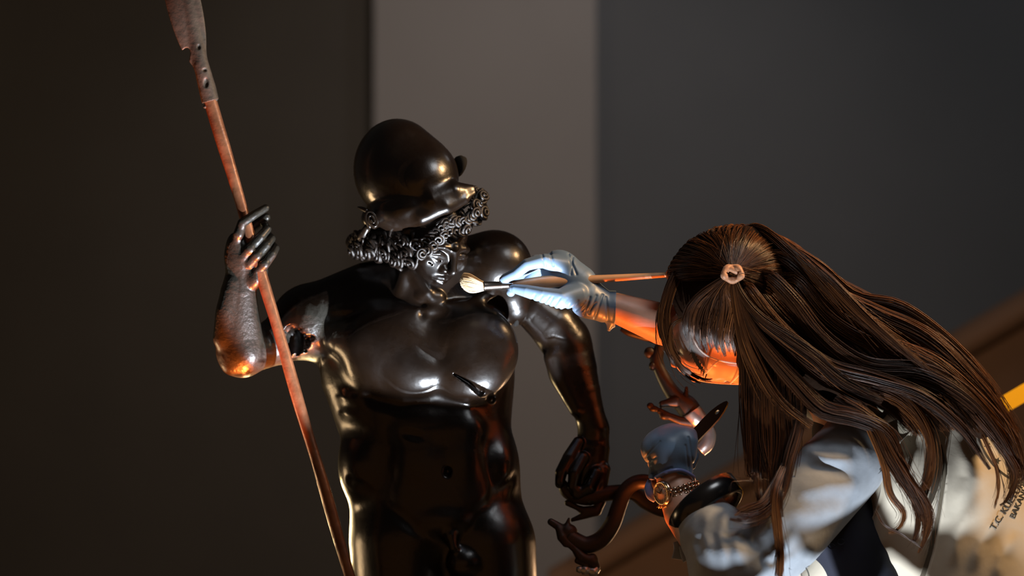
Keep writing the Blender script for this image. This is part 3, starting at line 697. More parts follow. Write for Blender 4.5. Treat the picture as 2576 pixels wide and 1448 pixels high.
K2.half((530, 254, 0), (0.28, 1, 0), 1.5)
K2.chain([(516, 268, -97, 5), (543, 250, -97, 5)], 3)
K2.ell((518, 208, -118), (6, 12, 6), 4, cut=True); K2.ell((500, 118, -115), (4, 6, 6), 3, cut=True); K2.ell((515, 176, -118), (5, 4, 6), 3, cut=True)
obj('spearhead', K2.mesh(), M['spearhead'], t, label='corroded leaf-shaped spearhead')

# ------------------------------------------------------------------ serpents
t = Thing('serpent', 'dark bronze serpent bar clenched in the statue lowered left fist', 'serpent', P(1480, 1240, 10))
obj('body', tube([(1412, 1210, 0, 10), (1430, 1236, 0, 19), (1475, 1250, -2, 21), (1530, 1240, 2, 20), (1590, 1238, 10, 19), (1625, 1262, 20, 19), (1665, 1282, 30, 18), (1705, 1286, 30, 17), (1738, 1272, 26, 16)], 60, 14), M['serpent'], t)
Jw = Clay((1410, 1240, -40), (1540, 1330, 50), 1.4)
Jw.chain([(1512, 1262, 5, 12), (1500, 1283, 0, 13), (1468, 1284, 0, 11), (1452, 1276, 0, 7), (1428, 1264, 0, 8)], 4)
Jw.chain([(1500, 1285, 0, 12), (1470, 1296, 0, 9), (1440, 1307, 0, 5)], 5)
obj('jaw', Jw.mesh(), M['serpent'], t)
t = Thing('serpent', 'S-curved dark bronze serpent hanging below the statue left fist, head at lower left', 'serpent', P(1500, 1360, -20))
obj('body', tube([(1700, 1250, -20, 15), (1668, 1228, -28, 18), (1630, 1212, -30, 19), (1598, 1214, -30, 19), (1572, 1236, -30, 19.5), (1557, 1272, -30, 20), (1541, 1316, -30, 21), (1514, 1354, -30, 22), (1478, 1370, -30, 22), (1450, 1360, -30, 21), (1430, 1345, -30, 20)], 80, 16), M['serpent'], t)
J2 = Clay((1370, 1285, -70), (1520, 1448, 20), 1.4)
J2.ell((1428, 1338, -30), (25, 22, 20), 6)
J2.chain([(1412, 1328, -32, 11), (1386, 1312, -32, 9)], 4)
J2.chain([(1426, 1325, -34, 9), (1431, 1304, -34, 3)], 4)
J2.chain([(1406, 1330, -38, 9), (1414, 1350, -40, 13), (1424, 1366, -40, 10)], 4)
J2.chain([(1424, 1360, -40, 9), (1446, 1380, -40, 9), (1464, 1402, -40, 15), (1490, 1412, -40, 14)], 4)
J2.chain([(1452, 1410, -42, 7), (1476, 1420, -42, 8)], 3)
J2.chain([(1490, 1404, -38, 13), (1500, 1426, -36, 10)], 4)
obj('head', J2.mesh(), M['serpent'], t)
obj('ferrule', tube([(1503, 1428, -38, 10), (1496, 1438, -40, 12), (1486, 1436, -42, 12), (1484, 1435, -42, 9.5), (1480, 1434, -42, 9.5), (1478, 1434, -42, 12), (1466, 1433, -43, 12), (1464, 1432, -43, 9), (1461, 1432, -43, 9), (1459, 1432, -43, 10), (1450, 1431, -44, 6)], None, 14), M['steel'], t, label='bright ringed metal tip')
t = Thing('serpent', 'dark bronze serpent rising behind the woman raised hand, jaws open left', 'serpent', P(1700, 1000, 20))
obj('body', tube([(1748, 1052, 10, 26), (1728, 1022, 12, 28), (1702, 1000, 14, 22), (1680, 970, 16, 18), (1660, 930, 18, 16), (1652, 905, 20, 17), (1658, 880, 20, 14), (1662, 860, 20, 13), (1640, 850, 20, 12), (1610, 842, 20, 12), (1582, 834, 20, 11), (1562, 826, 20, 6)], 70, 14), M['serpent'], t)
J3 = Clay((1600, 860, -50), (1780, 1090, 60), 1.4)
J3.chain([(1724, 1012, 0, 9), (1727, 975, 0, 4)], 4)
J3.chain([(1740, 1062, 0, 13), (1712, 1058, -6, 11), (1682, 1046, -8, 9), (1660, 1034, -8, 8)], 5)
J3.ell((1672, 1046, -10), (13, 10, 10), 5); J3.ell((1645, 1028, -8), (12, 8, 9), 4); J3.ell((1636, 1020, -8), (9, 8, 8), 3)
J3.chain([(1700, 1010, 0, 16), (1676, 1014, -4, 10), (1666, 1016, -4, 9)], 5)
J3.ell((1635, 887, 20), (15, 15, 13), 4)
J3.ell((1642, 920, 14), (10, 12, 12), 5)
obj('head', J3.mesh(), M['serpent'], t)
obj('collar', tube([(1738, 1034, 4, 25), (1741, 1038, 4, 27), (1754, 1052, 2, 25), (1766, 1062, 0, 21), (1778, 1078, -4, 20), (1782, 1096, -6, 20), (1776, 1116, -8, 20), (1760, 1132, -8, 18)], 40, 18), M['steel'], t, label='grey metal sleeve of the serpent neck')
# ------------------------------------------------------------------ the woman
wo = Thing('person', 'woman with long brown hair, beige vest and blue gloves leaning to brush the bronze statue', 'person', P(2690, 2880, -200))
# body: head turned away to the left and down, trunk, both arms, in one surface
W = Clay((1440, 600, -560), (2900, 1760, 80), 4.0)
W.ell((1850, 745, -225), (140, 148, 138), 2)
W.chain([(1742, 858, -190, 64), (1800, 892, -196, 64), (1856, 908, -200, 50)], 30)
W.chain([(1765, 930, -190, 17), (1748, 948, -186, 13)], 10)                       # nose
W.ell((1808, 955, -185), (20, 9, 12), 6); W.ell((1858, 948, -200), (26, 18, 26), 14)
W.ell((1700, 915, -225), (14, 10, 10), 6)
W.chain([(1900, 800, -210, 84), (2050, 950, -190, 62), (2150, 1040, -190, 84)], 24)
TR = [(2160, 1090, -200, 130), (2330, 1300, -205, 235), (2490, 1560, -200, 255), (2600, 1720, -195, 240)]
W.chain([(p[0], p[1], p[2] + 10, p[3] - 22) for p in TR], 30, (1, 1, 0.52))
W.chain([(2150, 1010, -60, 70), (1930, 900, -40, 60), (1780, 835, -100, 56), (1668, 815, -145, 53), (1550, 774, -172, 38), (1500, 765, -180, 34), (1450, 735, -190, 30)], 12)
W.chain([(2110, 1170, -345, 74), (1980, 1330, -430, 78), (1862, 1440, -470, 70), (1780, 1370, -420, 60), (1722, 1290, -360, 52), (1700, 1228, -326, 46), (1690, 1180, -315, 42), (1680, 1130, -310, 40)], 12)
V, F = W.mesh()
obj('body', (V, F), M['skin'], wo)
# ear half hidden, brow and lashes
obj('eyelashes', join(*[tube([(1738 + 5 * i, 868 + 9 * i, -258 + 2 * i, 1.8), (1734 + 5 * i, 876 + 9.4 * i, -262 + 2 * i, 1.3), (1727 + 6 * i, 884 + 9.4 * i, -266, 0.4)], None, 5) for i in range(9)], tube([(1739, 858, -256, 2.0), (1744, 890, -258, 4.4), (1758, 918, -254, 4.6), (1776, 940, -244, 2.0)], 14, 8)), M['hollow'], wo)
# clear safety goggles
g = Thing('goggles', 'clear plastic safety goggles on the woman face, orange-lit edges', 'goggles', P(1780, 930, -230))
rows = []
prof = [(1690, 800, 0), (1683, 850, 3), (1692, 900, 8), (1715, 935, 16), (1750, 953, 24), (1800, 962, 30), (1872, 966, 34)]
c = spline([[p[0], p[1], p[2], 0] for p in prof], 28)
Vg, Fg = [], []
nn = 10
for i, (x, y, q, _) in enumerate(c):
    for j in range(nn + 1):
        s = j / nn; up_ = np.array((0.62, -0.78))
        wdt = 95 - 10 * i / 27
        Vg.append((x + up_[0] * wdt * s * 0.9, y + up_[1] * wdt * s * 0.72, -205 - 92 * math.sin(s * PI / 2)))
for i in range(27):
    for j in range(nn): a = i * (nn + 1) + j; Fg.append([a, a + 1, a + nn + 2, a + nn + 1])
def thick(VF, dx):
    V, F = np.array(VF[0]), VF[1]; n = len(V); V2 = V + np.array(dx)
    E = {}
    for f in F:
        for a, b in zip(f, f[1:] + f[:1]): E[(a, b)] = 1
    side = [[a, b, b + n, a + n] for a, b in E if (b, a) not in E]
    return np.vstack([V, V2]), F + [[i + n for i in f[::-1]] for f in F] + [[q[1], q[0], q[3], q[2]] for q in side]
obj('lens', thick((Vg, Fg), (1.5, -1.5, 3)), M['clear'], g)
e1 = [(x, y, -204, 2.6) for x, y, q, _ in c[4:]]
obj('lower_rim', tube(e1, None, 8), M['clear_rim'], g)
def gl(s, i): return Vg[i * (nn + 1) + int(round(s * nn))]
obj('brow_rim', tube([(*gl(1.0, i), 2.2) for i in range(6, 28)], None, 8), M['clear_rim'], g)
obj('bridge_bar', tube([(*gl(j / 10, 17), 2.6) for j in range(11)], None, 8), M['clear_rim'], g)
obj('side_bar', tube([(*gl(j / 10, 24), 2.2) for j in range(11)], None, 8), M['clear_rim'], g)
obj('temple_arm', tube([(*gl(1.0, 22), 3), (1850, 842, -316, 4), (1890, 800, -340, 4)], 12, 8, 0.6), M['clear_rim'], g)

# navy undershirt, then the vest over it
N = Clay((2000, 980, -460), (2920, 1760, 20), 5)
N.chain([(p[0], p[1], p[2] + 10, p[3] - 12) for p in TR], 30, (1, 1, 0.57))
N.chain([(2090, 1230, -300, 90), (2110, 1340, -310, 96), (2180, 1480, -300, 100)], 30)
obj('undershirt', N.mesh(), M['navy'], wo)
for x, y in ((2104, 1330), (2116, 1362), (2092, 1372)):
    obj('snap', tube([(x + 9 * math.cos(a), y + 7 * math.sin(a), -412, 1.6) for a in np.linspace(0, 2 * PI, 15)], None, 5), M['navy'], wo)
VS = Clay((1960, 930, -520), (2940, 1780, 60), 4.0)
VS.chain([(2200, 1060, -205, 96), (2345, 1295, -205, 262), (2500, 1560, -200, 285), (2610, 1740, -195, 270)], 30, (1, 1, 0.66))
VS.chain([(2200, 1030, -240, 70), (2300, 1060, -220, 110), (2420, 1120, -200, 130)], 40, (1, 1, 0.8))
VS.chain([(2080, 1430, -300, 70), (2030, 1500, -300, 70), (2150, 1600, -280, 150)], 40)
VS.ell((2095, 1282, -400), (118, 106, 170), 14, axes((0, 0, -1), (-0.5, -1, 0)), True)
VS.chain([(1960, 1180, -400, 120), (2060, 1180, -400, 110)], 10, cut=True)
folds = [((2395, 1150), (2330, 1330), (2300, 1448), 10, 9), ((2470, 1230), (2410, 1340), (2390, 1440), 9, 8), ((2530, 1270), (2470, 1360), (2440, 1448), 9, 7),
         ((2300, 1100), (2260, 1200), (2230, 1290), 12, 9), ((2420, 1090), (2440, 1200), (2400, 1300), 12, 8), ((2230, 1330), (2180, 1420), (2100, 1470), 10, 7), ((2260, 1390), (2200, 1448), (2180, 1500), 9, 7), ((2560, 1330), (2520, 1400), (2500, 1480), 9, 7)]
def ripples(X, Y, Z):
    tot = 0
    for a, b, c_, wd, am in folds:
        best = None
        for k, (p, q) in enumerate(((a, b), (b, c_))):
            p, q = np.array(p, float), np.array(q, float); v = q - p; L = v @ v
            t = np.clip(((X - p[0]) * v[0] + (Y - p[1]) * v[1]) / L, 0, 1); dd = (X - p[0] - t * v[0]) ** 2 + (Y - p[1] - t * v[1]) ** 2
            u = 0.5 * (k + t); tp = np.clip(np.minimum(u, 1 - u) * 3, 0, 1); tp = tp * tp * (3 - 2 * tp)
            if best is None: best, tap = dd, tp
            else: tap = np.where(dd < best, tp, tap); best = np.minimum(best, dd)
        tot = tot + am * 1.15 * tap * np.exp(-best / (2 * (wd * 1.25) ** 2))
    return tot + 0 * Z
VS.ripple(ripples)
VS.chain([(2372, 1128, -372, 3), (2376, 1190, -378, 6), (2362, 1290, -384, 7.5), (2340, 1390, -384, 8.5), (2312, 1480, -380, 9)], 5, (1, 1, 2.6), True)   # deep pleat
Vv, Fv = VS.mesh()
vest = obj('vest', (Vv, Fv), M['vest'], wo)
vbvh = BVHTree.FromPolygons([tuple(v) for v in Vv], [tuple(int(i) for i in f) for f in Fv])
def on_vest(x, y, lift=0.8, tree=None):
    h = (tree or vbvh).ray_cast(Vector((x, y, -900)), Vector((0, 0, 1)))
    return (h[0].z if h[0] is not None else -380) - lift
def stick(V, lift=0.8, tree=None):
    V = np.array(V, float); V[:, 2] = [on_vest(x, y, lift, tree) for x, y, _ in V]; return V
def hit_only(VF, lift=0.8):
    V = np.array(VF[0], float); z = []
    for x, y, _ in V:
        h = vbvh.ray_cast(Vector((x, y, -900)), Vector((0, 0, 1))); z.append(h[0].z - lift if h[0] is not None and abs(h[1].z) > 0.25 else np.nan)
    V[:, 2] = z; F = [f for f in VF[1] if not np.isnan(V[f, 2]).any()]
    use = sorted({i for f in F for i in f}); m = {v: k for k, v in enumerate(use)}
    return V[use], [[m[i] for i in f] for f in F]
def band_edge(name, pts, r, m, par, n=40, lift=1, sides=8):
    c = spline([[*p, 0, r] for p in pts], n); c[:, 2] = [on_vest(x, y, lift) for x, y in c[:, :2]]
    return obj(name, tube(c, None, sides, 0.6), m, par)
band_edge('armhole_binding', [(2222, 1195), (2216, 1250), (2190, 1320), (2150, 1370), (2100, 1390), (2050, 1398), (2020, 1394)], 5, M['vest'], vest)
# collar
CO = Clay((2140, 960, -470), (2400, 1180, -120), 3)
CO.chain([(2215, 1150, -330, 26), (2240, 1090, -350, 34), (2290, 1030, -330, 36), (2345, 985, -290, 30)], 8, (1, 1, 0.9))
CO.chain([(2200, 1030, -330, 22), (2260, 1000, -320, 24)], 6)
obj('collar', CO.mesh(), M['collar'], wo)
obj('collar_fold', tube([(2222, 1062, -392, 6), (2275, 1022, -388, 20), (2318, 980, -352, 16)], 14, 10, 0.4), M['vest'], wo)
# printed seal and lettering on the back of the vest
def ring(cx, cy, rx, ry, wd, a0, a1, rot, n=40):
    V, F = [], []
    for i in range(n + 1):
        a = a0 + (a1 - a0) * i / n
        for s in (-1, 1):
            u, v = (rx + s * wd) * math.cos(a), (ry + s * wd) * math.sin(a)
            V.append((cx + u * math.cos(rot) - v * math.sin(rot), cy + u * math.sin(rot) + v * math.cos(rot), 0))
    for i in range(n): F.append([2 * i, 2 * i + 1, 2 * i + 3, 2 * i + 2])
    return V, F
def star(cx, cy, r, rot):
    V = [(cx + (r if i % 2 == 0 else r * 0.42) * math.cos(rot + i * PI / 5), cy + (r if i % 2 == 0 else r * 0.42) * math.sin(rot + i * PI / 5), 0) for i in range(10)] + [(cx, cy, 0)]
    return V, [[i, (i + 1) % 10, 10] for i in range(10)]
pr = [ring(2555, 1095, 128, 88, 2.6, 0, 2 * PI, 1.05, 90), ring(2560, 1088, 102, 64, 1.4, 0, 2 * PI, 1.05, 80)]
for k in range(16):
    a = k * 2 * PI / 16 + 0.1; u, v = 116 * math.cos(a), 77 * math.sin(a); r = 1.05
    pr.append(star(2557 + u * math.cos(r) - v * math.sin(r), 1092 + u * math.sin(r) + v * math.cos(r), 9.5, a))
def dense(V, F): return V, F
seal = join(*pr); obj('printed_seal', hit_only(seal), M['print'], vest, smooth=False)
def letters(txt, x, y, ang, size, shear=0.0, sx=1.0):
    cu = bpy.data.curves.new('letters', 'FONT'); cu.body = txt; cu.size = size; cu.resolution_u = 2; cu.offset = size * 0.018
    o = bpy.data.objects.new('letters', cu); COL.objects.link(o); dg = bpy.context.evaluated_depsgraph_get(); dg.update()
    me = o.evaluated_get(dg).to_mesh(); V = [tuple(v.co) for v in me.vertices]; F = [list(p.vertices) for p in me.polygons]
    bpy.data.objects.remove(o); bpy.data.curves.remove(cu)
    ca, sa = math.cos(ang), math.sin(ang); R = []
    for a, b, _ in V:
        a = a * sx + shear * b; R.append((x + a * ca + b * sa, y + a * sa - b * ca, 0))
    return R, F
lt = join(letters('T.C. K\u00dcLT\u00dcR VE', 2503, 1334, -1.0, 24), letters('BAKANLI\u011eI', 2553, 1304, -1.15, 21.5))
obj('lettering', hit_only(lt, 1.7), M['print'], vest, smooth=False)
obj('loose_strap', tube([(1988, 1392, -452, 10), (1992, 1448, -452, 26), (1990, 1520, -440, 30)], 12, 10, 0.25), M['vest'], wo)
sv = join(ring(2010, 1446, 34, 24, 1.6, 1.5, 5.5, 1.2), star(1992, 1424, 8, 0.3), star(1984, 1446, 8, 0.8), star(1998, 1448, 6, 0.2)); sv[0][:, 2] = -462
obj('strap_print', sv, M['print'], wo, smooth=False)

c = spline([(2366, 1118, 0, 3), (2376, 1190, 0, 8), (2364, 1290, 0, 11), (2344, 1380, 0, 12), (2318, 1470, 0, 14)], 44)
c[:, 2] = [on_vest(x, y, 0.5) for x, y in c[:, :2]]
obj('strap', tube(c, None, 10, 0.35), M['strap'], wo, label='narrow dark olive strap down the vest')
# shirt sleeves
SL = Clay((1690, 1030, -640), (2290, 1640, -180), 3.2)
SL.chain([(2150, 1120, -318, 92), (2125, 1165, -345, 104), (2060, 1240, -385, 104), (1975, 1340, -432, 102), (1890, 1425, -462, 98), (1830, 1430, -462, 98)], 10)
SL.chain([(1850, 1430, -462, 94), (1800, 1350, -420, 90), (1765, 1300, -385, 72)], 26)
sf = [((1990, 1110), (2080, 1150), (2170, 1160), 9, 8), ((1995, 1170), (2080, 1180), (2160, 1200), 8, -6), ((1990, 1240), (2090, 1225), (2200, 1225), 14, 6), ((1960, 1300), (2060, 1290), (2150, 1270), 16, 5),
      ((1790, 1260), (1770, 1340), (1800, 1440), 10, 9), ((1835, 1270), (1812, 1340), (1830, 1448), 9, 9), ((1880, 1280), (1850, 1360), (1868, 1440), 10, 9), ((1755, 1300), (1742, 1370), (1770, 1448), 8, 7),
      ((1925, 1285), (1895, 1345), (1905, 1398), 9, -9), ((1905, 1398), (1940, 1412), (1985, 1372), 9, -10), ((1930, 1440), (2000, 1400), (2080, 1330), 10, 6), ((2040, 1130), (2100, 1115), (2150, 1122), 7, -7)]
folds_v, folds = folds, sf
SL.ripple(ripples)
SL.half((1752, 1296, -380), (-0.62, -0.72, 0.42), 3)
SL.chain([(1735, 1285, -370, 58), (1790, 1345, -405, 62)], 4, cut=True)
Vs, Fs = SL.mesh(); obj('sleeve', (Vs, Fs), M['shirt'], wo)
sbvh = BVHTree.FromPolygons([tuple(v) for v in Vs], [tuple(int(i) for i in f) for f in Fs])
cf_ = [(1752 + 74 * math.cos(a) * 0.72 + 0, 1292 - 62 * math.cos(a) * 0.75 * -0.0, 0) for a in (0,)]
# dark shiny cuff around the forearm
cu_c, cu_n, cu_u = np.array((1766, 1292, -384.)), None, None
ax_ = np.array((-0.60, -0.70, 0.38)); ax_ /= np.linalg.norm(ax_)
e1_ = np.array((0.76, -0.65, 0.)); e1_ -= ax_ * (e1_ @ ax_); e1_ /= np.linalg.norm(e1_); e2_ = np.cross(ax_, e1_)
def cuff(n=48):
    V, F = [], []
    for i in range(n):
        a = i * 2 * PI / n; dirv = e1_ * math.cos(a) * (1.22 + 0.10 * math.cos(a)) + e2_ * math.sin(a)
        for (o_, r_) in ((-26, 72), (-22, 79), (4, 83), (30, 84), (33, 80), (30, 76), (4, 73), (-18, 66)):
            V.append(cu_c + ax_ * o_ + dirv * r_ + e1_ * 12)
    for i in range(n):
        for j in range(8): F.append([i * 8 + j, i * 8 + (j + 1) % 8, ((i + 1) % n) * 8 + (j + 1) % 8, ((i + 1) % n) * 8 + j])
    return V, F
obj('cuff', cuff(), M['black_gloss'], wo, label='shiny black cuff lining of the sleeve')
obj('cuff_tab', join(tube([(1700, 1362, -395, 7), (1706, 1384, -400, 12), (1704, 1406, -402, 15)], 10, 10, 0.35), tube([(1712, 1372, -410, 5), (1722, 1392, -414, 11), (1730, 1408, -416, 13)], 10, 10, 0.35)), M['shirt'], wo)
RS = Clay((1740, 740, -200), (2300, 1180, 120), 5)
RS.chain([(2180, 1030, -70, 95), (2050, 960, -40, 86), (1900, 890, -40, 76)], 20)
obj('sleeve', RS.mesh(), M['shirt'], wo)
TP = Clay((2440, 1560, -520), (3000, 2900, 140), 9)
TP.chain([(2600, 1700, -200, 250), (2670, 1860, -200, 235)], 30, (1, 1, 0.66))
for z in (-320, -80): TP.chain([(2680, 1900, z, 120), (2640, 2350, z - 20, 84), (2690, 2800, z, 66)], 20)
obj('trousers', TP.mesh(), M['trousers'], wo)
for z in (-320, -80):
    SH = Clay((2480, 2740, z - 90), (2800, 2890, z + 90), 6); SH.chain([(2710, 2820, z, 52), (2640, 2850, z - 8, 44), (2560, 2862, z - 14, 36)], 16); SH.half((0, 2880, 0), (0, 1, 0), 2)
    obj('shoe', SH.mesh(), M['black_gloss'], wo)

# gloves
G = Clay((1240, 600, -330), (1580, 860, -90), 1.5)
G.chain([(1556, 774, -172, 41), (1520, 770, -176, 41), (1480, 752, -184, 46)], 6)
G.chain([(1480, 752, -184, 46), (1452, 716, -190, 52), (1420, 690, -188, 50)], 10, (1, 1, 0.72))
G.ell((1404, 672, -182), (44, 44, 32), 16)
G.chain([(1418, 668, -200, 27), (1366, 656, -226, 19), (1326, 666, -238, 16), (1298, 688, -232, 14), (1272, 700, -222, 12.5), (1266, 704, -218, 11)], 6)    # index
G.chain([(1450, 742, -212, 34), (1410, 752, -240, 26), (1365, 742, -244, 20), (1325, 732, -240, 16), (1296, 726, -232, 12), (1291, 725, -230, 10)], 6)      # thumb
G.chain([(1410, 660, -170, 24), (1350, 658, -170, 18), (1312, 684, -176, 15), (1288, 716, -184, 13), (1285, 735, -190, 11)], 5)                            # middle finger
G.chain([(1416, 672, -150, 22), (1360, 672, -144, 17), (1330, 702, -150, 14), (1330, 735, -164, 12)], 5)                                                   # ring finger
G.chain([(1424, 690, -134, 20), (1376, 696, -124, 15), (1352, 722, -132, 13), (1356, 748, -146, 11)], 5)                                                   # little finger
G.ell((1350, 692, -222), (30, 14, 26), 10, cut=True)
gf = [((1336, 752 - i), (1346 + 6 * i, 744), (1352 + 14 * i, 738), 2.4, 0) for i in range(0)]
def gr(X, Y, Z):
    tot = 0
    for i in range(11):
        x0 = 1330 + i * 15; a = (x0, 772 + i * 1.0); b = (x0 + 16 + (i % 3) * 3, 742 + i * 2.0)
        v = np.array(b, float) - a; t = np.clip(((X - a[0]) * v[0] + (Y - a[1]) * v[1]) / (v @ v), 0, 1)
        dd = (X - a[0] - t * v[0]) ** 2 + (Y - a[1] - t * v[1]) ** 2; tot = tot - 3.2 * np.exp(-dd / 9.0) * (1 - 0.5 * t)
    for a, b in (((1470, 790), (1484, 748)), ((1482, 788), (1500, 744)), ((1496, 800), (1516, 742)), ((1530, 806), (1524, 748)), ((1430, 640), (1450, 690)), ((1440, 648), (1436, 690)), ((1362, 634), (1372, 668)), ((1384, 634), (1392, 668))):
        v = np.array(b, float) - a; t = np.clip(((X - a[0]) * v[0] + (Y - a[1]) * v[1]) / (v @ v), 0, 1)
        dd = (X - a[0] - t * v[0]) ** 2 + (Y - a[1] - t * v[1]) ** 2; tot = tot - 2.8 * np.exp(-dd / 10.0)
    return tot + 0 * Z
G.ripple(gr)
G.chain([(1546, 774, -172, 43), (1552, 775, -172, 47)], 4); G.chain([(1538, 812, -176, 14), (1532, 828, -176, 5)], 6, (1, 1, 1.6))
G.half((1549, 775, 0), (1, 0.03, 0), 1); G.chain([(1530, 774, -172, 38), (1570, 774, -172, 41)], 2, cut=True)
obj('right_glove', G.mesh(), M['glove'], wo)
G2 = Clay((1590, 1050, -440), (1790, 1280, -210), 1.6)
G2.chain([(1702, 1232, -328, 48), (1695, 1196, -322, 52), (1686, 1150, -318, 58), (1684, 1128, -312, 52)], 8, (1, 1, 0.9))
G2.ell((1684, 1132, -322), (66, 54, 54), 12)
G2.ell((1634, 1134, -330), (20, 24, 26), 10)
for f in ([(1718, 1098, -330, 26), (1734, 1100, -290, 20), (1728, 1120, -258, 16)], [(1690, 1092, -310, 26), (1700, 1086, -270, 19), (1706, 1110, -244, 15)],
          [(1662, 1104, -310, 24), (1668, 1090, -272, 18), (1680, 1110, -246, 14)], [(1640, 1118, -316, 20), (1644, 1104, -282, 16), (1660, 1118, -256, 13)],
          [(1728, 1140, -344, 20), (1738, 1110, -346, 16), (1738, 1092, -332, 13)]): G2.chain(f, 22)
G2.chain([(1738, 1172, -300, 12), (1752, 1152, -300, 7), (1757, 1138, -300, 2.5)], 5)
G2.chain([(1640, 1182, -335, 12), (1636, 1222, -340, 14), (1648, 1250, -342, 9)], 6, (0.6, 1, 1))
def gr2(X, Y, Z):
    tot = 0
    for a, b in (((1622, 1150), (1660, 1110)), ((1624, 1166), (1650, 1150)), ((1640, 1190), (1690, 1176)), ((1732, 1100), (1746, 1190)), ((1724, 1120), (1736, 1200)), ((1660, 1200), (1700, 1190))):
        v = np.array(b, float) - a; t = np.clip(((X - a[0]) * v[0] + (Y - a[1]) * v[1]) / (v @ v), 0, 1)
        tot = tot - 2.2 * np.exp(-((X - a[0] - t * v[0]) ** 2 + (Y - a[1] - t * v[1]) ** 2) / 8.0)
    return tot + 0 * Z
G2.ripple(gr2)
G2.half((1690, 1203, -370), (0.10, 1, 0.25), 1); G2.chain([(1700, 1225, -328, 47), (1692, 1180, -318, 44)], 2, cut=True)
obj('left_glove', G2.mesh(), M['glove'], wo)
obj('glove_roll', tube([(1636, 1204, -322, 3), (1650, 1200, -352, 4.5), (1680, 1186, -378, 5), (1712, 1182, -372, 5), (1742, 1196, -340, 4.5), (1748, 1206, -316, 3)], 30, 10), M['glove_roll'], wo)
obj('glove_flap', tube([(1634, 1206, -340, 5), (1632, 1226, -344, 11), (1638, 1246, -346, 12), (1648, 1260, -346, 5)], 14, 10, 0.3), M['glove_roll'], wo)

# watch and chain bracelet on the left wrist
wc, wa = np.array((1706, 1240, -334.)), np.array((-0.16, -0.98, 0.10)); wa /= np.linalg.norm(wa)
f1 = np.array((0.98, -0.16, 0.)); f1 -= wa * (f1 @ wa); f1 /= np.linalg.norm(f1); f2 = np.cross(wa, f1); f2 *= -np.sign(f2[2])
def wr(a, r, h=0.0, tilt=0.0): return wc + f1 * math.cos(a) * r + f2 * math.sin(a) * r + wa * (h + tilt * math.sin(a))
t = Thing('wristwatch', 'gold-toned wristwatch with metal link bracelet on the woman left wrist', 'watch', P(*wc))
cA = 2.45; cdir = (wr(cA, 1) - wc); dc = wr(cA, 56)
e_u = np.cross(wa, cdir); e_u /= np.linalg.norm(e_u); cdir = np.array((-0.80, 0.10, -0.60)); cdir /= np.linalg.norm(cdir)
dc = np.array((1669, 1240, -376.))
obj('case', tube([(*(dc - cdir * 9), 26), (*(dc - cdir * 6), 31), (*(dc + cdir * 2), 32), (*(dc + cdir * 6), 29), (*(dc + cdir * 7), 26)], None, 32), M['watch_steel'], t)
dl = obj('dial', tube([(*(dc + cdir * 6), 25), (*(dc + cdir * 7.8), 25)], None, 32), M['dial'], t)
q1 = np.cross(cdir, wa); q1 /= np.linalg.norm(q1); q2 = np.cross(q1, cdir)
for a, l, r in ((0.4, 19, 1.3), (2.2, 13, 1.7), (1.4, 20, 0.7)):
    obj('hand', tube([(*(dc + cdir * 8.8), r), (*(dc + cdir * 8.8 + (q1 * math.cos(a) + q2 * math.sin(a)) * l), r * 0.6)], None, 6), M['hollow'], dl)
for k in range(12):
    a = k * PI / 6; dv = q1 * math.cos(a) + q2 * math.sin(a)
    obj('marker', tube([(*(dc + cdir * 8.4 + dv * 18), 1.2), (*(dc + cdir * 8.4 + dv * 22.5), 1.2)], None, 5), M['gold'], dl)
obj('crown', tube([(*(dc - q1 * 30), 5), (*(dc - q1 * 36), 5)], None, 10), M['watch_steel'], t)
obj('bezel', tube([(*(dc + cdir * 7 + 27.5 * (q1 * math.cos(a) + q2 * math.sin(a))), 3) for a in np.linspace(0, 2 * PI, 37)], None, 8), M['gold'], t)
for i in range(15):
    a = 2.0 - i * 0.27
    p = wr(a, 53, -2 + 16 * max(0, math.cos(a)) * 0.7); tg = wr(a + 0.1, 53) - wr(a - 0.1, 53); tg /= np.linalg.norm(tg); nr = wr(a, 1) - wc
    for h, l_ in ((-10, 4.6), (0, 5.6), (10, 4.6)):
        obj('link', ball(p + wa * h, (l_, 7.4, 4.6), 8, 6, np.array((wa, tg, np.cross(wa, tg)))), M['watch_steel'], t)
t = Thing('bracelet', 'thin gold chain bracelet beside the wristwatch', 'bracelet', P(*wr(1.5, 50, -30)))
for i in range(44):
    a = i * 2 * PI / 44; p = wr(a, 55, -26, -8); tg = wr(a + 0.1, 55) - wr(a - 0.1, 55); tg /= np.linalg.norm(tg); nr = (wr(a, 1) - wc)
    s1, s2 = (wa, nr) if i % 2 else (nr, wa)
    obj('link', tube([(*(p + tg * 6.0 * math.cos(b) + s1 * 3.4 * math.sin(b)), 1.15) for b in np.linspace(0, 2 * PI, 11)], None, 5, up=tuple(s2)), M['gold'], t)
p = np.array((1682, 1282, -384.))
for i in range(3): obj('link', tube([(p[0] + 2 * i + 5 * math.sin(b), p[1] - 12 + i * 9 + 6 * math.cos(b), p[2] - i, 1.3) for b in np.linspace(0, 2 * PI, 11)], None, 5), M['gold'], t)

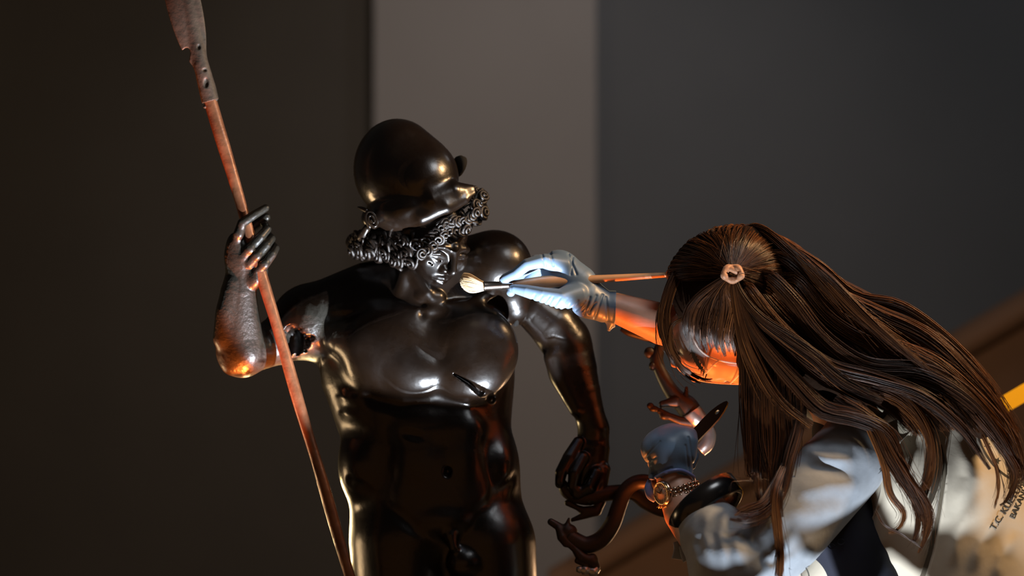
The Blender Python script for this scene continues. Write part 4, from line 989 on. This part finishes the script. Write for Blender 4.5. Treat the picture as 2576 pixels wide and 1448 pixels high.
# brushes
t = Thing('paintbrush', 'round pale-bristled brush with long wooden handle touching the statue shoulder', 'paintbrush', P(1300, 718, -225))
ax0 = lambda x: 719.5 - (x - 1217) * (719.5 - 690) / (1690 - 1217)
hd = [(1288, 8.5), (1300, 9.5), (1330, 12.5), (1365, 15.5), (1385, 15.8), (1420, 14), (1500, 10.5), (1600, 8), (1690, 6), (1715, 5), (1722, 2)]
BD = lambda x: -222 + (x - 1217) * 0.05
obj('handle', tube([(x, ax0(x) - (1 if x < 1400 else 0), BD(x), r) for x, r in hd], 60, 20), M['handle'], t)
obj('ferrule', tube([(1216, 719.5, BD(1216), 12.4), (1219, 719.3, BD(1219), 12.4), (1222, 719.2, BD(1222), 11.4), (1258, 717.4, BD(1258), 10.4), (1261, 717.2, BD(1261), 11), (1264, 717, BD(1264), 10.2), (1288, 716, BD(1288), 9.6), (1292, 716, BD(1292), 9)], None, 20), M['ferrule'], t)
def strands(name, guides, m, par, sides=3, world=False, **kw):
    """guides (N, M, 4) array of x, y, d, r -> one mesh of thin tubes"""
    Gd = np.asarray(guides, float); n, m_, _ = Gd.shape
    p, r = Gd[..., :3], Gd[..., 3]
    T = np.gradient(p, axis=1); T /= np.linalg.norm(T, axis=2, keepdims=True) + 1e-9
    up_ = np.array((0.11, 0.23, -0.96)); Nn = up_ - T * (T @ up_)[..., None]; Nn /= np.linalg.norm(Nn, axis=2, keepdims=True) + 1e-9
    Bn = np.cross(T, Nn); a = np.arange(sides) * 2 * PI / sides
    V = p[:, :, None] + r[:, :, None, None] * (np.cos(a)[None, None, :, None] * Nn[:, :, None] + np.sin(a)[None, None, :, None] * Bn[:, :, None])
    i = np.arange(n)[:, None, None] * m_ * sides; j = np.arange(m_ - 1)[None, :, None] * sides; k = np.arange(sides)[None, None, :]
    k2 = (k + 1) % sides
    F = np.stack([i + j + k, i + j + k2, i + j + sides + k2, i + j + sides + k], -1).reshape(-1, 4)
    return obj(name, (V.reshape(-1, 3), F), m, par, **kw)
bs = []
for i in range(900):
    a = rng.uniform(0, 2 * PI); q = math.sqrt(rng.uniform(0, 1)); cx, cy = q * math.cos(a), q * math.sin(a)
    L = 60 - 10 * q * q + rng.uniform(-3, 2); row = []
    for s in np.linspace(0, 1, 9):
        wdt = 11 + 13 * math.sin(min(1, s * 1.25) * PI / 2) ** 1.3 * (1 - 0.25 * max(0, s - .8) / .2)
        row.append((1218 - L * s, 719.5 + cy * wdt - 13 * s ** 1.6 - 4 * cx * s, BD(1217) + cx * wdt * 0.75 + 6 * s * s, 1.15 * (1 - 0.6 * s)))
    bs.append(row)
strands('bristles', bs, M['bristle'], t, kind='stuff')
t = Thing('paintbrush', 'dark brown flat brush handle with a hang hole standing above the woman left glove', 'paintbrush', P(1735, 1100, -300))
def paddle():
    a, b = np.array((1722., 1122.)), np.array((1829.5, 1009.)); ax = (b - a) / np.linalg.norm(b - a); nr = np.array((-ax[1], ax[0])); L = np.linalg.norm(b - a)
    prof = [(0, 14), (0.25, 14.5), (0.5, 15), (0.7, 14.2), (0.85, 10.5), (0.95, 6), (1.0, 2.0)]
    left = [a + ax * L * s + nr * w_ for s, w_ in prof]; right = [a + ax * L * s - nr * w_ for s, w_ in prof][::-1]
    out_ = [tuple(p) for p in left + right]
    hc = a + ax * L * 0.76; hole = [tuple(hc + ax * 7 * math.cos(q) + nr * 4 * math.sin(q)) for q in np.linspace(0, 2 * PI, 17)[:-1]]
    import bmesh
    bm = bmesh.new()
    top = []
    for loop in (out_, hole):
        vs = [bm.verts.new((p[0], p[1], -306)) for p in loop]; top.append([bm.edges.new((vs[i], vs[(i + 1) % len(vs)])) for i in range(len(vs))])
    bmesh.ops.triangle_fill(bm, edges=top[0] + top[1], use_beauty=True)
    r = bmesh.ops.extrude_face_region(bm, geom=bm.faces[:]); bmesh.ops.translate(bm, verts=[v for v in r['geom'] if isinstance(v, bmesh.types.BMVert)], vec=(2, 3, 10))
    bm.verts.index_update(); V = [tuple(v.co) for v in bm.verts]; F = [[v.index for v in f.verts] for f in bm.faces]; bm.free()
    return V, F
obj('handle', paddle(), M['dark_wood'], t, smooth=False)
obj('grip', tube([(1730, 1112, -300, 12), (1712, 1132, -294, 11), (1690, 1150, -286, 11)], 8, 10), M['dark_wood'], t)

# ------------------------------------------------------------------ hair
HB = Clay((1630, 540, -460), (2620, 1480, 20), 4.5)
HB.ell((1846, 728, -225), (158, 150, 150), 4)
HB.chain([(1880, 720, -240, 150), (2010, 790, -230, 130), (2140, 870, -240, 105), (2270, 930, -270, 80), (2380, 990, -300, 50), (2470, 1080, -330, 24)], 24, (1, 1, 0.8))
HB.chain([(1900, 820, -270, 100), (1930, 930, -300, 62), (1930, 1050, -330, 50), (1932, 1170, -350, 30), (1940, 1250, -370, 12)], 20, (1, 1, 0.6))
HB.chain([(2010, 900, -290, 92), (2080, 960, -330, 62), (2180, 985, -380, 34)], 20, (1, 1, 0.7))
HB.ell((1740, 900, -250), (120, 78, 190), 14, axes((0, 0, -1), (-0.3, -1, 0)), True)
HB.ell((1830, 950, -180), (64, 62, 130), 10, cut=True)
obj('hair', HB.mesh(), M['hair_base'], wo, kind='stuff')
TIE = (1843, 690, -392)
locks = []   # (points x,y,d ; start radius, mid radius, end radius ; count)
L_ = locks.append
# crown to the tie
for a in np.linspace(-2.95, 0.60, 44):
    x, y = 1846 + 172 * math.cos(a), 726 + 162 * math.sin(a); mx, my = 1846 + 108 * math.cos(a), 716 + 104 * math.sin(a)
    L_(([(1846 + 128 * math.cos(a), 730 + 120 * math.sin(a), -110), (1846 + 163 * math.cos(a), 726 + 152 * math.sin(a), -200), (1846 + 150 * math.cos(a), 722 + 140 * math.sin(a), -290), (mx, my - 6, -345), (TIE[0] + 16 * math.cos(a), TIE[1] + 12 * math.sin(a), -390)], 15, 13, 3, 24))
# silhouette, over the head from the parting to the back
for k in range(14):
    q = -0.75 + 1.75 * k / 13
    L_(([p_ for p_ in [(1690 + 40 * q, 700 - 60 * q, -250 + 80 * q), (1745 + 40 * q, 612 - 20 * q, -240 + 90 * q), (1850 + 20 * q, 578, -235 + 80 * q), (1960 + 20 * q, 606 + 6 * q, -250 + 80 * q), (2060, 672 + 10 * q, -265 + 80 * q), (2150, 752 + 14 * q, -270 + 60 * q), (2270, 800 + 40 * q, -300 + 50 * q), (2400, 896 + 40 * q, -330 + 40 * q), (2500, 1010 + 30 * q, -370 + 30 * q), (2556, 1120, -400)] if q > 0 or p_[0] > 1900], 9, 15, 5, 60))
# a full layer under the sweeps
Tt = np.array([(1890, 606, -240), (2000, 646, -275), (2100, 704, -295), (2200, 762, -315), (2330, 838, -335), (2440, 950, -365), (2530, 1080, -405)], float)
Bb = np.array([(1872, 716, -372), (1920, 800, -385), (1980, 880, -392), (2060, 950, -398), (2150, 990, -408), (2230, 1020, -418), (2300, 1090, -425)], float)
for v in np.linspace(0, 1, 26): L_(((Tt * (1 - v) + Bb * v + np.array([(0, 5 * math.sin(9 * v + k), 0) for k in range(7)])).tolist(), 13, 17, 7, 55))
for k in range(12):
    o_ = np.array((10 * k, 7 * k, -4 * k)); L_(((np.array([(1866, 612, -110), (1888, 574, -190), (1922, 580, -290), (1985, 634, -338), (2070, 720, -362), (2160, 800, -372), (2260, 880, -380)], float) + o_).tolist(), 12, 13, 6, 46))
# main sweeps across the back
L_(([(1960, 640, -330), (2050, 720, -350), (2140, 850, -360), (2260, 940, -390), (2390, 980, -420), (2480, 1060, -440), (2545, 1170, -440), (2540, 1230, -440)], 20, 24, 5, 130))
L_(([(1930, 690, -370), (2000, 760, -390), (2070, 850, -390), (2180, 925, -400), (2320, 940, -410), (2440, 1010, -440), (2520, 1110, -450), (2556, 1190, -440), (2540, 1260, -440)], 20, 26, 5, 140))
L_(([(1990, 640, -300), (2080, 730, -320), (2200, 790, -340), (2330, 850, -360), (2440, 950, -400), (2520, 1050, -430), (2566, 1150, -440), (2572, 1210, -430)], 22, 28, 8, 170))
L_(([(2000, 700, -340), (2090, 800, -360), (2210, 870, -370), (2340, 920, -400), (2450, 1010, -430), (2530, 1100, -440), (2570, 1180, -440)], 26, 32, 10, 170))
L_(([(2060, 690, -290), (2180, 770, -300), (2300, 830, -330), (2420, 920, -360), (2500, 1010, -400), (2560, 1090, -420)], 24, 26, 12, 130))
L_(([(1880, 720, -390), (1940, 800, -400), (2030, 890, -400), (2150, 960, -410), (2260, 1000, -430), (2330, 1080, -440), (2345, 1170, -440), (2325, 1260, -440)], 16, 24, 5, 130))
L_(([(1900, 760, -390), (1990, 860, -400), (2090, 930, -410), (2200, 960, -420), (2320, 1000, -440), (2420, 1080, -450), (2490, 1180, -450)], 20, 26, 4, 120))
# half ponytail falling from the tie
L_(([TIE, (1856, 745, -402), (1885, 815, -408), (1930, 880, -410), (2000, 960, -415), (2070, 1030, -425), (2150, 1050, -445), (2230, 1090, -450), (2270, 1180, -450), (2310, 1290, -448), (2300, 1360, -446)], 9, 24, 5, 150))
L_(([TIE, (1850, 745, -404), (1868, 830, -410), (1900, 910, -412), (1960, 1010, -420), (2040, 1075, -440)], 8, 20, 16, 110))
L_(([TIE, (1862, 740, -402), (1910, 800, -408), (1980, 850, -412), (2050, 900, -418), (2120, 960, -420), (2220, 1010, -440)], 8, 22, 14, 110))
# curtain in front of the shoulder
for x0, xe, ye, n in ((1880, 1900, 1250, 90), (1900, 1910, 1300, 110), (1930, 1935, 1448, 120), (1960, 1944, 1400, 120), (1990, 1962, 1300, 100), (1910, 1958, 1470, 90)):
    L_(([(x0 - 30, 800, -360), (x0 - 4, 900, -385), (x0, 1000, -410), (x0 + 4, 1110, -440), ((x0 + xe) / 2, 1200, -470), (xe, ye - 60, -520), (xe + 6, ye, -535)], 22, 22, 4, n))
L_(([(2010, 960, -400), (2010, 1060, -430), (1985, 1150, -470), (1966, 1240, -510), (1930, 1290, -540), (1880, 1310, -550), (1836, 1304, -545)], 18, 15, 4, 90))
L_(([(1980, 1160, -470), (1950, 1240, -520), (1955, 1330, -545), (1962, 1400, -550), (1958, 1475, -550)], 12, 13, 8, 80))
L_(([(1970, 1180, -470), (1925, 1260, -530), (1880, 1280, -548), (1848, 1296, -550)], 12, 14, 3, 60))
# tails over the shoulder and vest
L_(([(2100, 1000, -420), (2190, 1060, -445), (2240, 1150, -455), (2290, 1230, -455), (2326, 1300, -452), (2322, 1370, -450)], 20, 20, 4, 110))
L_(([(2150, 1010, -430), (2215, 1090, -450), (2262, 1180, -455), (2330, 1270, -452), (2336, 1330, -450), (2310, 1390, -448)], 16, 16, 3, 80))
L_(([(2230, 960, -420), (2300, 1030, -440), (2340, 1110, -450), (2338, 1190, -450), (2310, 1260, -452), (2330, 1310, -450)], 12, 10, 3, 60))
L_(([(2180, 1060, -445), (2222, 1160, -455), (2240, 1240, -455), (2275, 1290, -452), (2260, 1330, -450), (2235, 1340, -450)], 9, 9, 2, 36))
L_(([(2200, 1280, -456), (2225, 1320, -456), (2270, 1345, -452), (2320, 1380, -450)], 4, 3, 1, 5))
L_(([(2450, 1040, -450), (2530, 1140, -450), (2556, 1200, -450), (2530, 1260, -450), (2515, 1270, -450)], 10, 8, 3, 50))
L_(([(2470, 1090, -450), (2505, 1170, -450), (2512, 1230, -450), (2500, 1280, -450)], 6, 5, 2, 22))
# bangs and side strands by the face
for x0, y0, x1, y1, x2, y2, n in ((1700, 690, 1664, 800, 1688, 900, 50), (1712, 680, 1676, 800, 1716, 930, 40), (1690, 720, 1662, 790, 1672, 860, 34)):
    L_(([(x0, y0, -290), (x1, y1, -315), (x2, y2, -310), (x2 + 46, y2 + 34, -280)], 14, 9, 3, n))
L_(([(1690, 820, -318), (1690, 880, -322), (1722, 928, -318), (1768, 952, -300), (1792, 953, -285)], 5, 4, 2, 36))
for i in range(9):
    x = 1722 + i * 15; j_ = (i * 37 % 7) - 3
    L_(([(1838, 694 + i, -393), (1800 + i * 4, 716 + i * 2, -394), (x + 14, 772 + j_, -384), (x + 2, 826 + 3 * i + j_ * 3, -374), (x + 10 + j_, 866 + 4 * i + j_ * 3, -352)], 5, 13, 4, 40))
allg = []; tones = []
for pts, r0, r1, r2, n in locks:
    p0 = np.array(pts[0], float); hc = np.array((1846, 730, -215.))
    if pts[0] != TIE and np.linalg.norm(p0 - hc) < 260: pts = [tuple(hc + 0.72 * (p0 - hc))] + list(pts); r0 *= 0.9
    mp = max(10, min(30, 7 + len(pts) * 3)); c = spline([[*p, 0] for p in pts], mp)[:, :3]
    T = np.gradient(c, axis=0); T /= np.linalg.norm(T, axis=1)[:, None]; up_ = np.array((0.1, 0.15, -0.98))
    Nn = up_ - T * (T @ up_)[:, None]; Nn /= np.linalg.norm(Nn, axis=1)[:, None]; Bn = np.cross(T, Nn); s = np.linspace(0, 1, mp)
    rad = np.where(s < 0.45, r0 + (r1 - r0) * s / 0.45, r1 + (r2 - r1) * ((s - 0.45) / 0.55) ** 1.3)
    lock_tone = rng.uniform(0.2, 0.62)
    for _ in range(int(n * 1.7)):
        a = rng.uniform(0, 2 * PI); q = math.sqrt(rng.uniform(0, 1)); tw = rng.normal(0, 0.5); e = rng.uniform(0.80, 1.04)
        ph, fr, am = rng.uniform(0, 6.3), rng.uniform(2, 5), rng.uniform(0, 2.2); fly = rng.normal(0, 5) if rng.random() < 0.10 else 0
        u0 = rng.uniform(0, 0.07); ss = np.clip(u0 + s * (e - u0), 0, 1)
        cc = np.stack([np.interp(ss, s, c[:, k]) for k in range(3)], 1); rr = np.interp(ss, s, rad)
        bb = np.stack([np.interp(ss, s, Bn[:, k]) for k in range(3)], 1); nb = np.stack([np.interp(ss, s, Nn[:, k]) for k in range(3)], 1)
        an = a + tw * s
        pp = cc + bb * (q * rr * np.cos(an) + am * np.sin(fr * s * 3 + ph) * s + fly * s ** 2 * 3)[:, None] + nb * (q * rr * 0.6 * np.sin(an))[:, None]
        w_ = rng.uniform(0.8, 1.6) * np.minimum(1, 0.45 + s * 6) * (1 - 0.75 * s ** 3)
        g4 = np.concatenate([pp, w_[:, None]], 1)
        if mp != 30: g4 = np.stack([np.interp(np.linspace(0, 1, 30), s, g4[:, k]) for k in range(4)], 1)
        allg.append(g4); tones.append(float(np.clip(lock_tone + rng.normal(0, 0.17), 0, 1)))
hs = strands('hair_strands', np.array(allg), M['hair'], wo, kind='stuff')
at = hs.data.attributes.new('tone', 'FLOAT', 'POINT'); at.data.foreach_set('value', np.repeat(np.array(tones, np.float32), 90))
# hair tie
tz = [(TIE[0] + 22 * math.cos(a), TIE[1] - 2 + 17 * math.sin(a), -409 - 6 * math.cos(2 * a), 8 + 1.5 * math.sin(5 * a)) for a in np.linspace(0, 2 * PI, 41)]
obj('hair_tie', join(tube(tz, None, 10), tube([(1826, 684, -404, 6), (1834, 676, -408, 7), (1848, 680, -408, 8), (1862, 690, -404, 7), (1860, 702, -402, 6)], 16, 10)), M['hair_tie'], wo)

# ------------------------------------------------------------------ the work lamp that lights the statue, low and out of frame, with flags added to shade belly and helmet
t = Thing('added_lamp_rig', 'unseen black lamp with added flags shaped to cast shade, low in front of the statue, below the picture', 'lamp', P(LAMP[0], 3550, LAMP[2]))
LW = np.array(P(*LAMP)); fq = lambda q, f: LW + f * (np.array(P(*q)) - LW)
dq = [fq(q, 0.27) for q in ((560, 1010, -90), (860, 985, -110), (1060, 1000, -140), (1200, 1040, -150), (1330, 1060, -130), (1330, 1900, -130), (560, 1900, -100))]
nv = np.cross(dq[1] - dq[0], dq[-1] - dq[0]); nv = nv / np.linalg.norm(nv) * 0.002
n6 = len(dq)
obj('shadow_flag', (np.array(dq + [p + nv for p in dq]), [list(range(n6)), list(range(2 * n6 - 1, n6 - 1, -1))] + [[i, i + n6, (i + 1) % n6 + n6, (i + 1) % n6] for i in range(n6)]), M['hollow'], t, smooth=False, world=True)  # added flag, cuts the beam below the chest
d2 = [fq(q, 0.27) for q in ((850, 540, -100), (1000, 555, -150), (1125, 490, -150), (1245, 390, -120), (1245, 180, -100), (850, 180, -100))]
obj('shadow_flag', (np.array(d2 + [p + nv for p in d2]), [list(range(n6)), list(range(2 * n6 - 1, n6 - 1, -1))] + [[i, i + n6, (i + 1) % n6 + n6, (i + 1) % n6] for i in range(n6)]), M['hollow'], t, smooth=False, world=True)  # added flag, keeps the beam off the helmet
u = np.array((1085., 800., -120.)) - LAMP; u /= np.linalg.norm(u)
h1 = np.cross(u, (0, 0, 1.)); h1 /= np.linalg.norm(h1); h2 = np.cross(u, h1)
hv, hf = [], []
for o_, r_ in ((-90, 30), (-80, 62), (55, 78), (55, 72), (-60, 58), (-62, 20)):
    hv += [LAMP + u * o_ + r_ * (h1 * math.cos(a) + h2 * math.sin(a)) for a in np.linspace(0, 2 * PI, 29)[:-1]]
for k in range(5): hf += [[k * 28 + m, k * 28 + (m + 1) % 28, (k + 1) * 28 + (m + 1) % 28, (k + 1) * 28 + m] for m in range(28)]
hf += [list(range(28)), list(range(5 * 28, 6 * 28))[::-1]]
obj('housing', (hv, hf), M['black_gloss'], t)
obj('stand', tube([(*(LAMP - u * 60), 9), (LAMP[0], 2140, LAMP[2] + 0, 9), (LAMP[0], 3540, LAMP[2], 9)], 10, 10), M['black_gloss'], t)

t = Thing('added_lamp_rig', 'unseen second black lamp, added with a flag shaped to shade sleeve and vest, lower right, below the picture', 'lamp', P(LAMP2[0], 3560, LAMP2[2]))
def fq2(q, f):
    h = [b.ray_cast(Vector((*q, -900)), Vector((0, 0, 1)))[0] for b in (vbvh, sbvh)]; zz = [k.z for k in h if k is not None]
    L2 = np.array(P(*LAMP2)); return L2 + f * (np.array(P(*q, min(zz) if zz else -430.)) - L2)
up_l = [(1690, 1225), (1850, 1255), (1990, 1302), (2120, 1292), (2250, 1322), (2400, 1330), (2520, 1320), (2640, 1290)]
lo_l = [(1690, 1520), (1850, 1405), (2000, 1342), (2130, 1338), (2240, 1385), (2330, 1440), (2420, 1600), (2640, 1600)]
ring_ = [fq2(q, 0.36) for q in up_l + lo_l[::-1]]; nv = np.array((0.3, 0.8, 0.5)) * 0.002; nr_ = len(up_l)
Vq = np.array(ring_ + [p + nv for p in ring_]); n2 = len(ring_)
Fq = [[i, i + 1, n2 - 2 - i, n2 - 1 - i] for i in range(nr_ - 1)]; Fq = Fq + [[k + n2 for k in f[::-1]] for f in Fq] + [[i, i + n2, (i + 1) % n2 + n2, (i + 1) % n2] for i in range(n2)]
obj('shadow_flag', (Vq, Fq), M['hollow'], t, smooth=False, world=True)  # added flag, outlined to throw the shadow band on sleeve and vest
u = np.array((2180., 1150., -400.)) - LAMP2; u /= np.linalg.norm(u)
h1 = np.cross(u, (0, 0, 1.)); h1 /= np.linalg.norm(h1); h2 = np.cross(u, h1); hv = []
for o_, r_ in ((-90, 30), (-80, 62), (55, 78), (55, 72), (-60, 58), (-62, 20)):
    hv += [LAMP2 + u * o_ + r_ * (h1 * math.cos(a) + h2 * math.sin(a)) for a in np.linspace(0, 2 * PI, 29)[:-1]]
obj('housing', (hv, hf), M['black_gloss'], t)
obj('stand', tube([(*(LAMP2 - u * 60), 9), (LAMP2[0], 3120, LAMP2[2], 9), (LAMP2[0], 3550, LAMP2[2], 9)], 10, 10), M['black_gloss'], t)
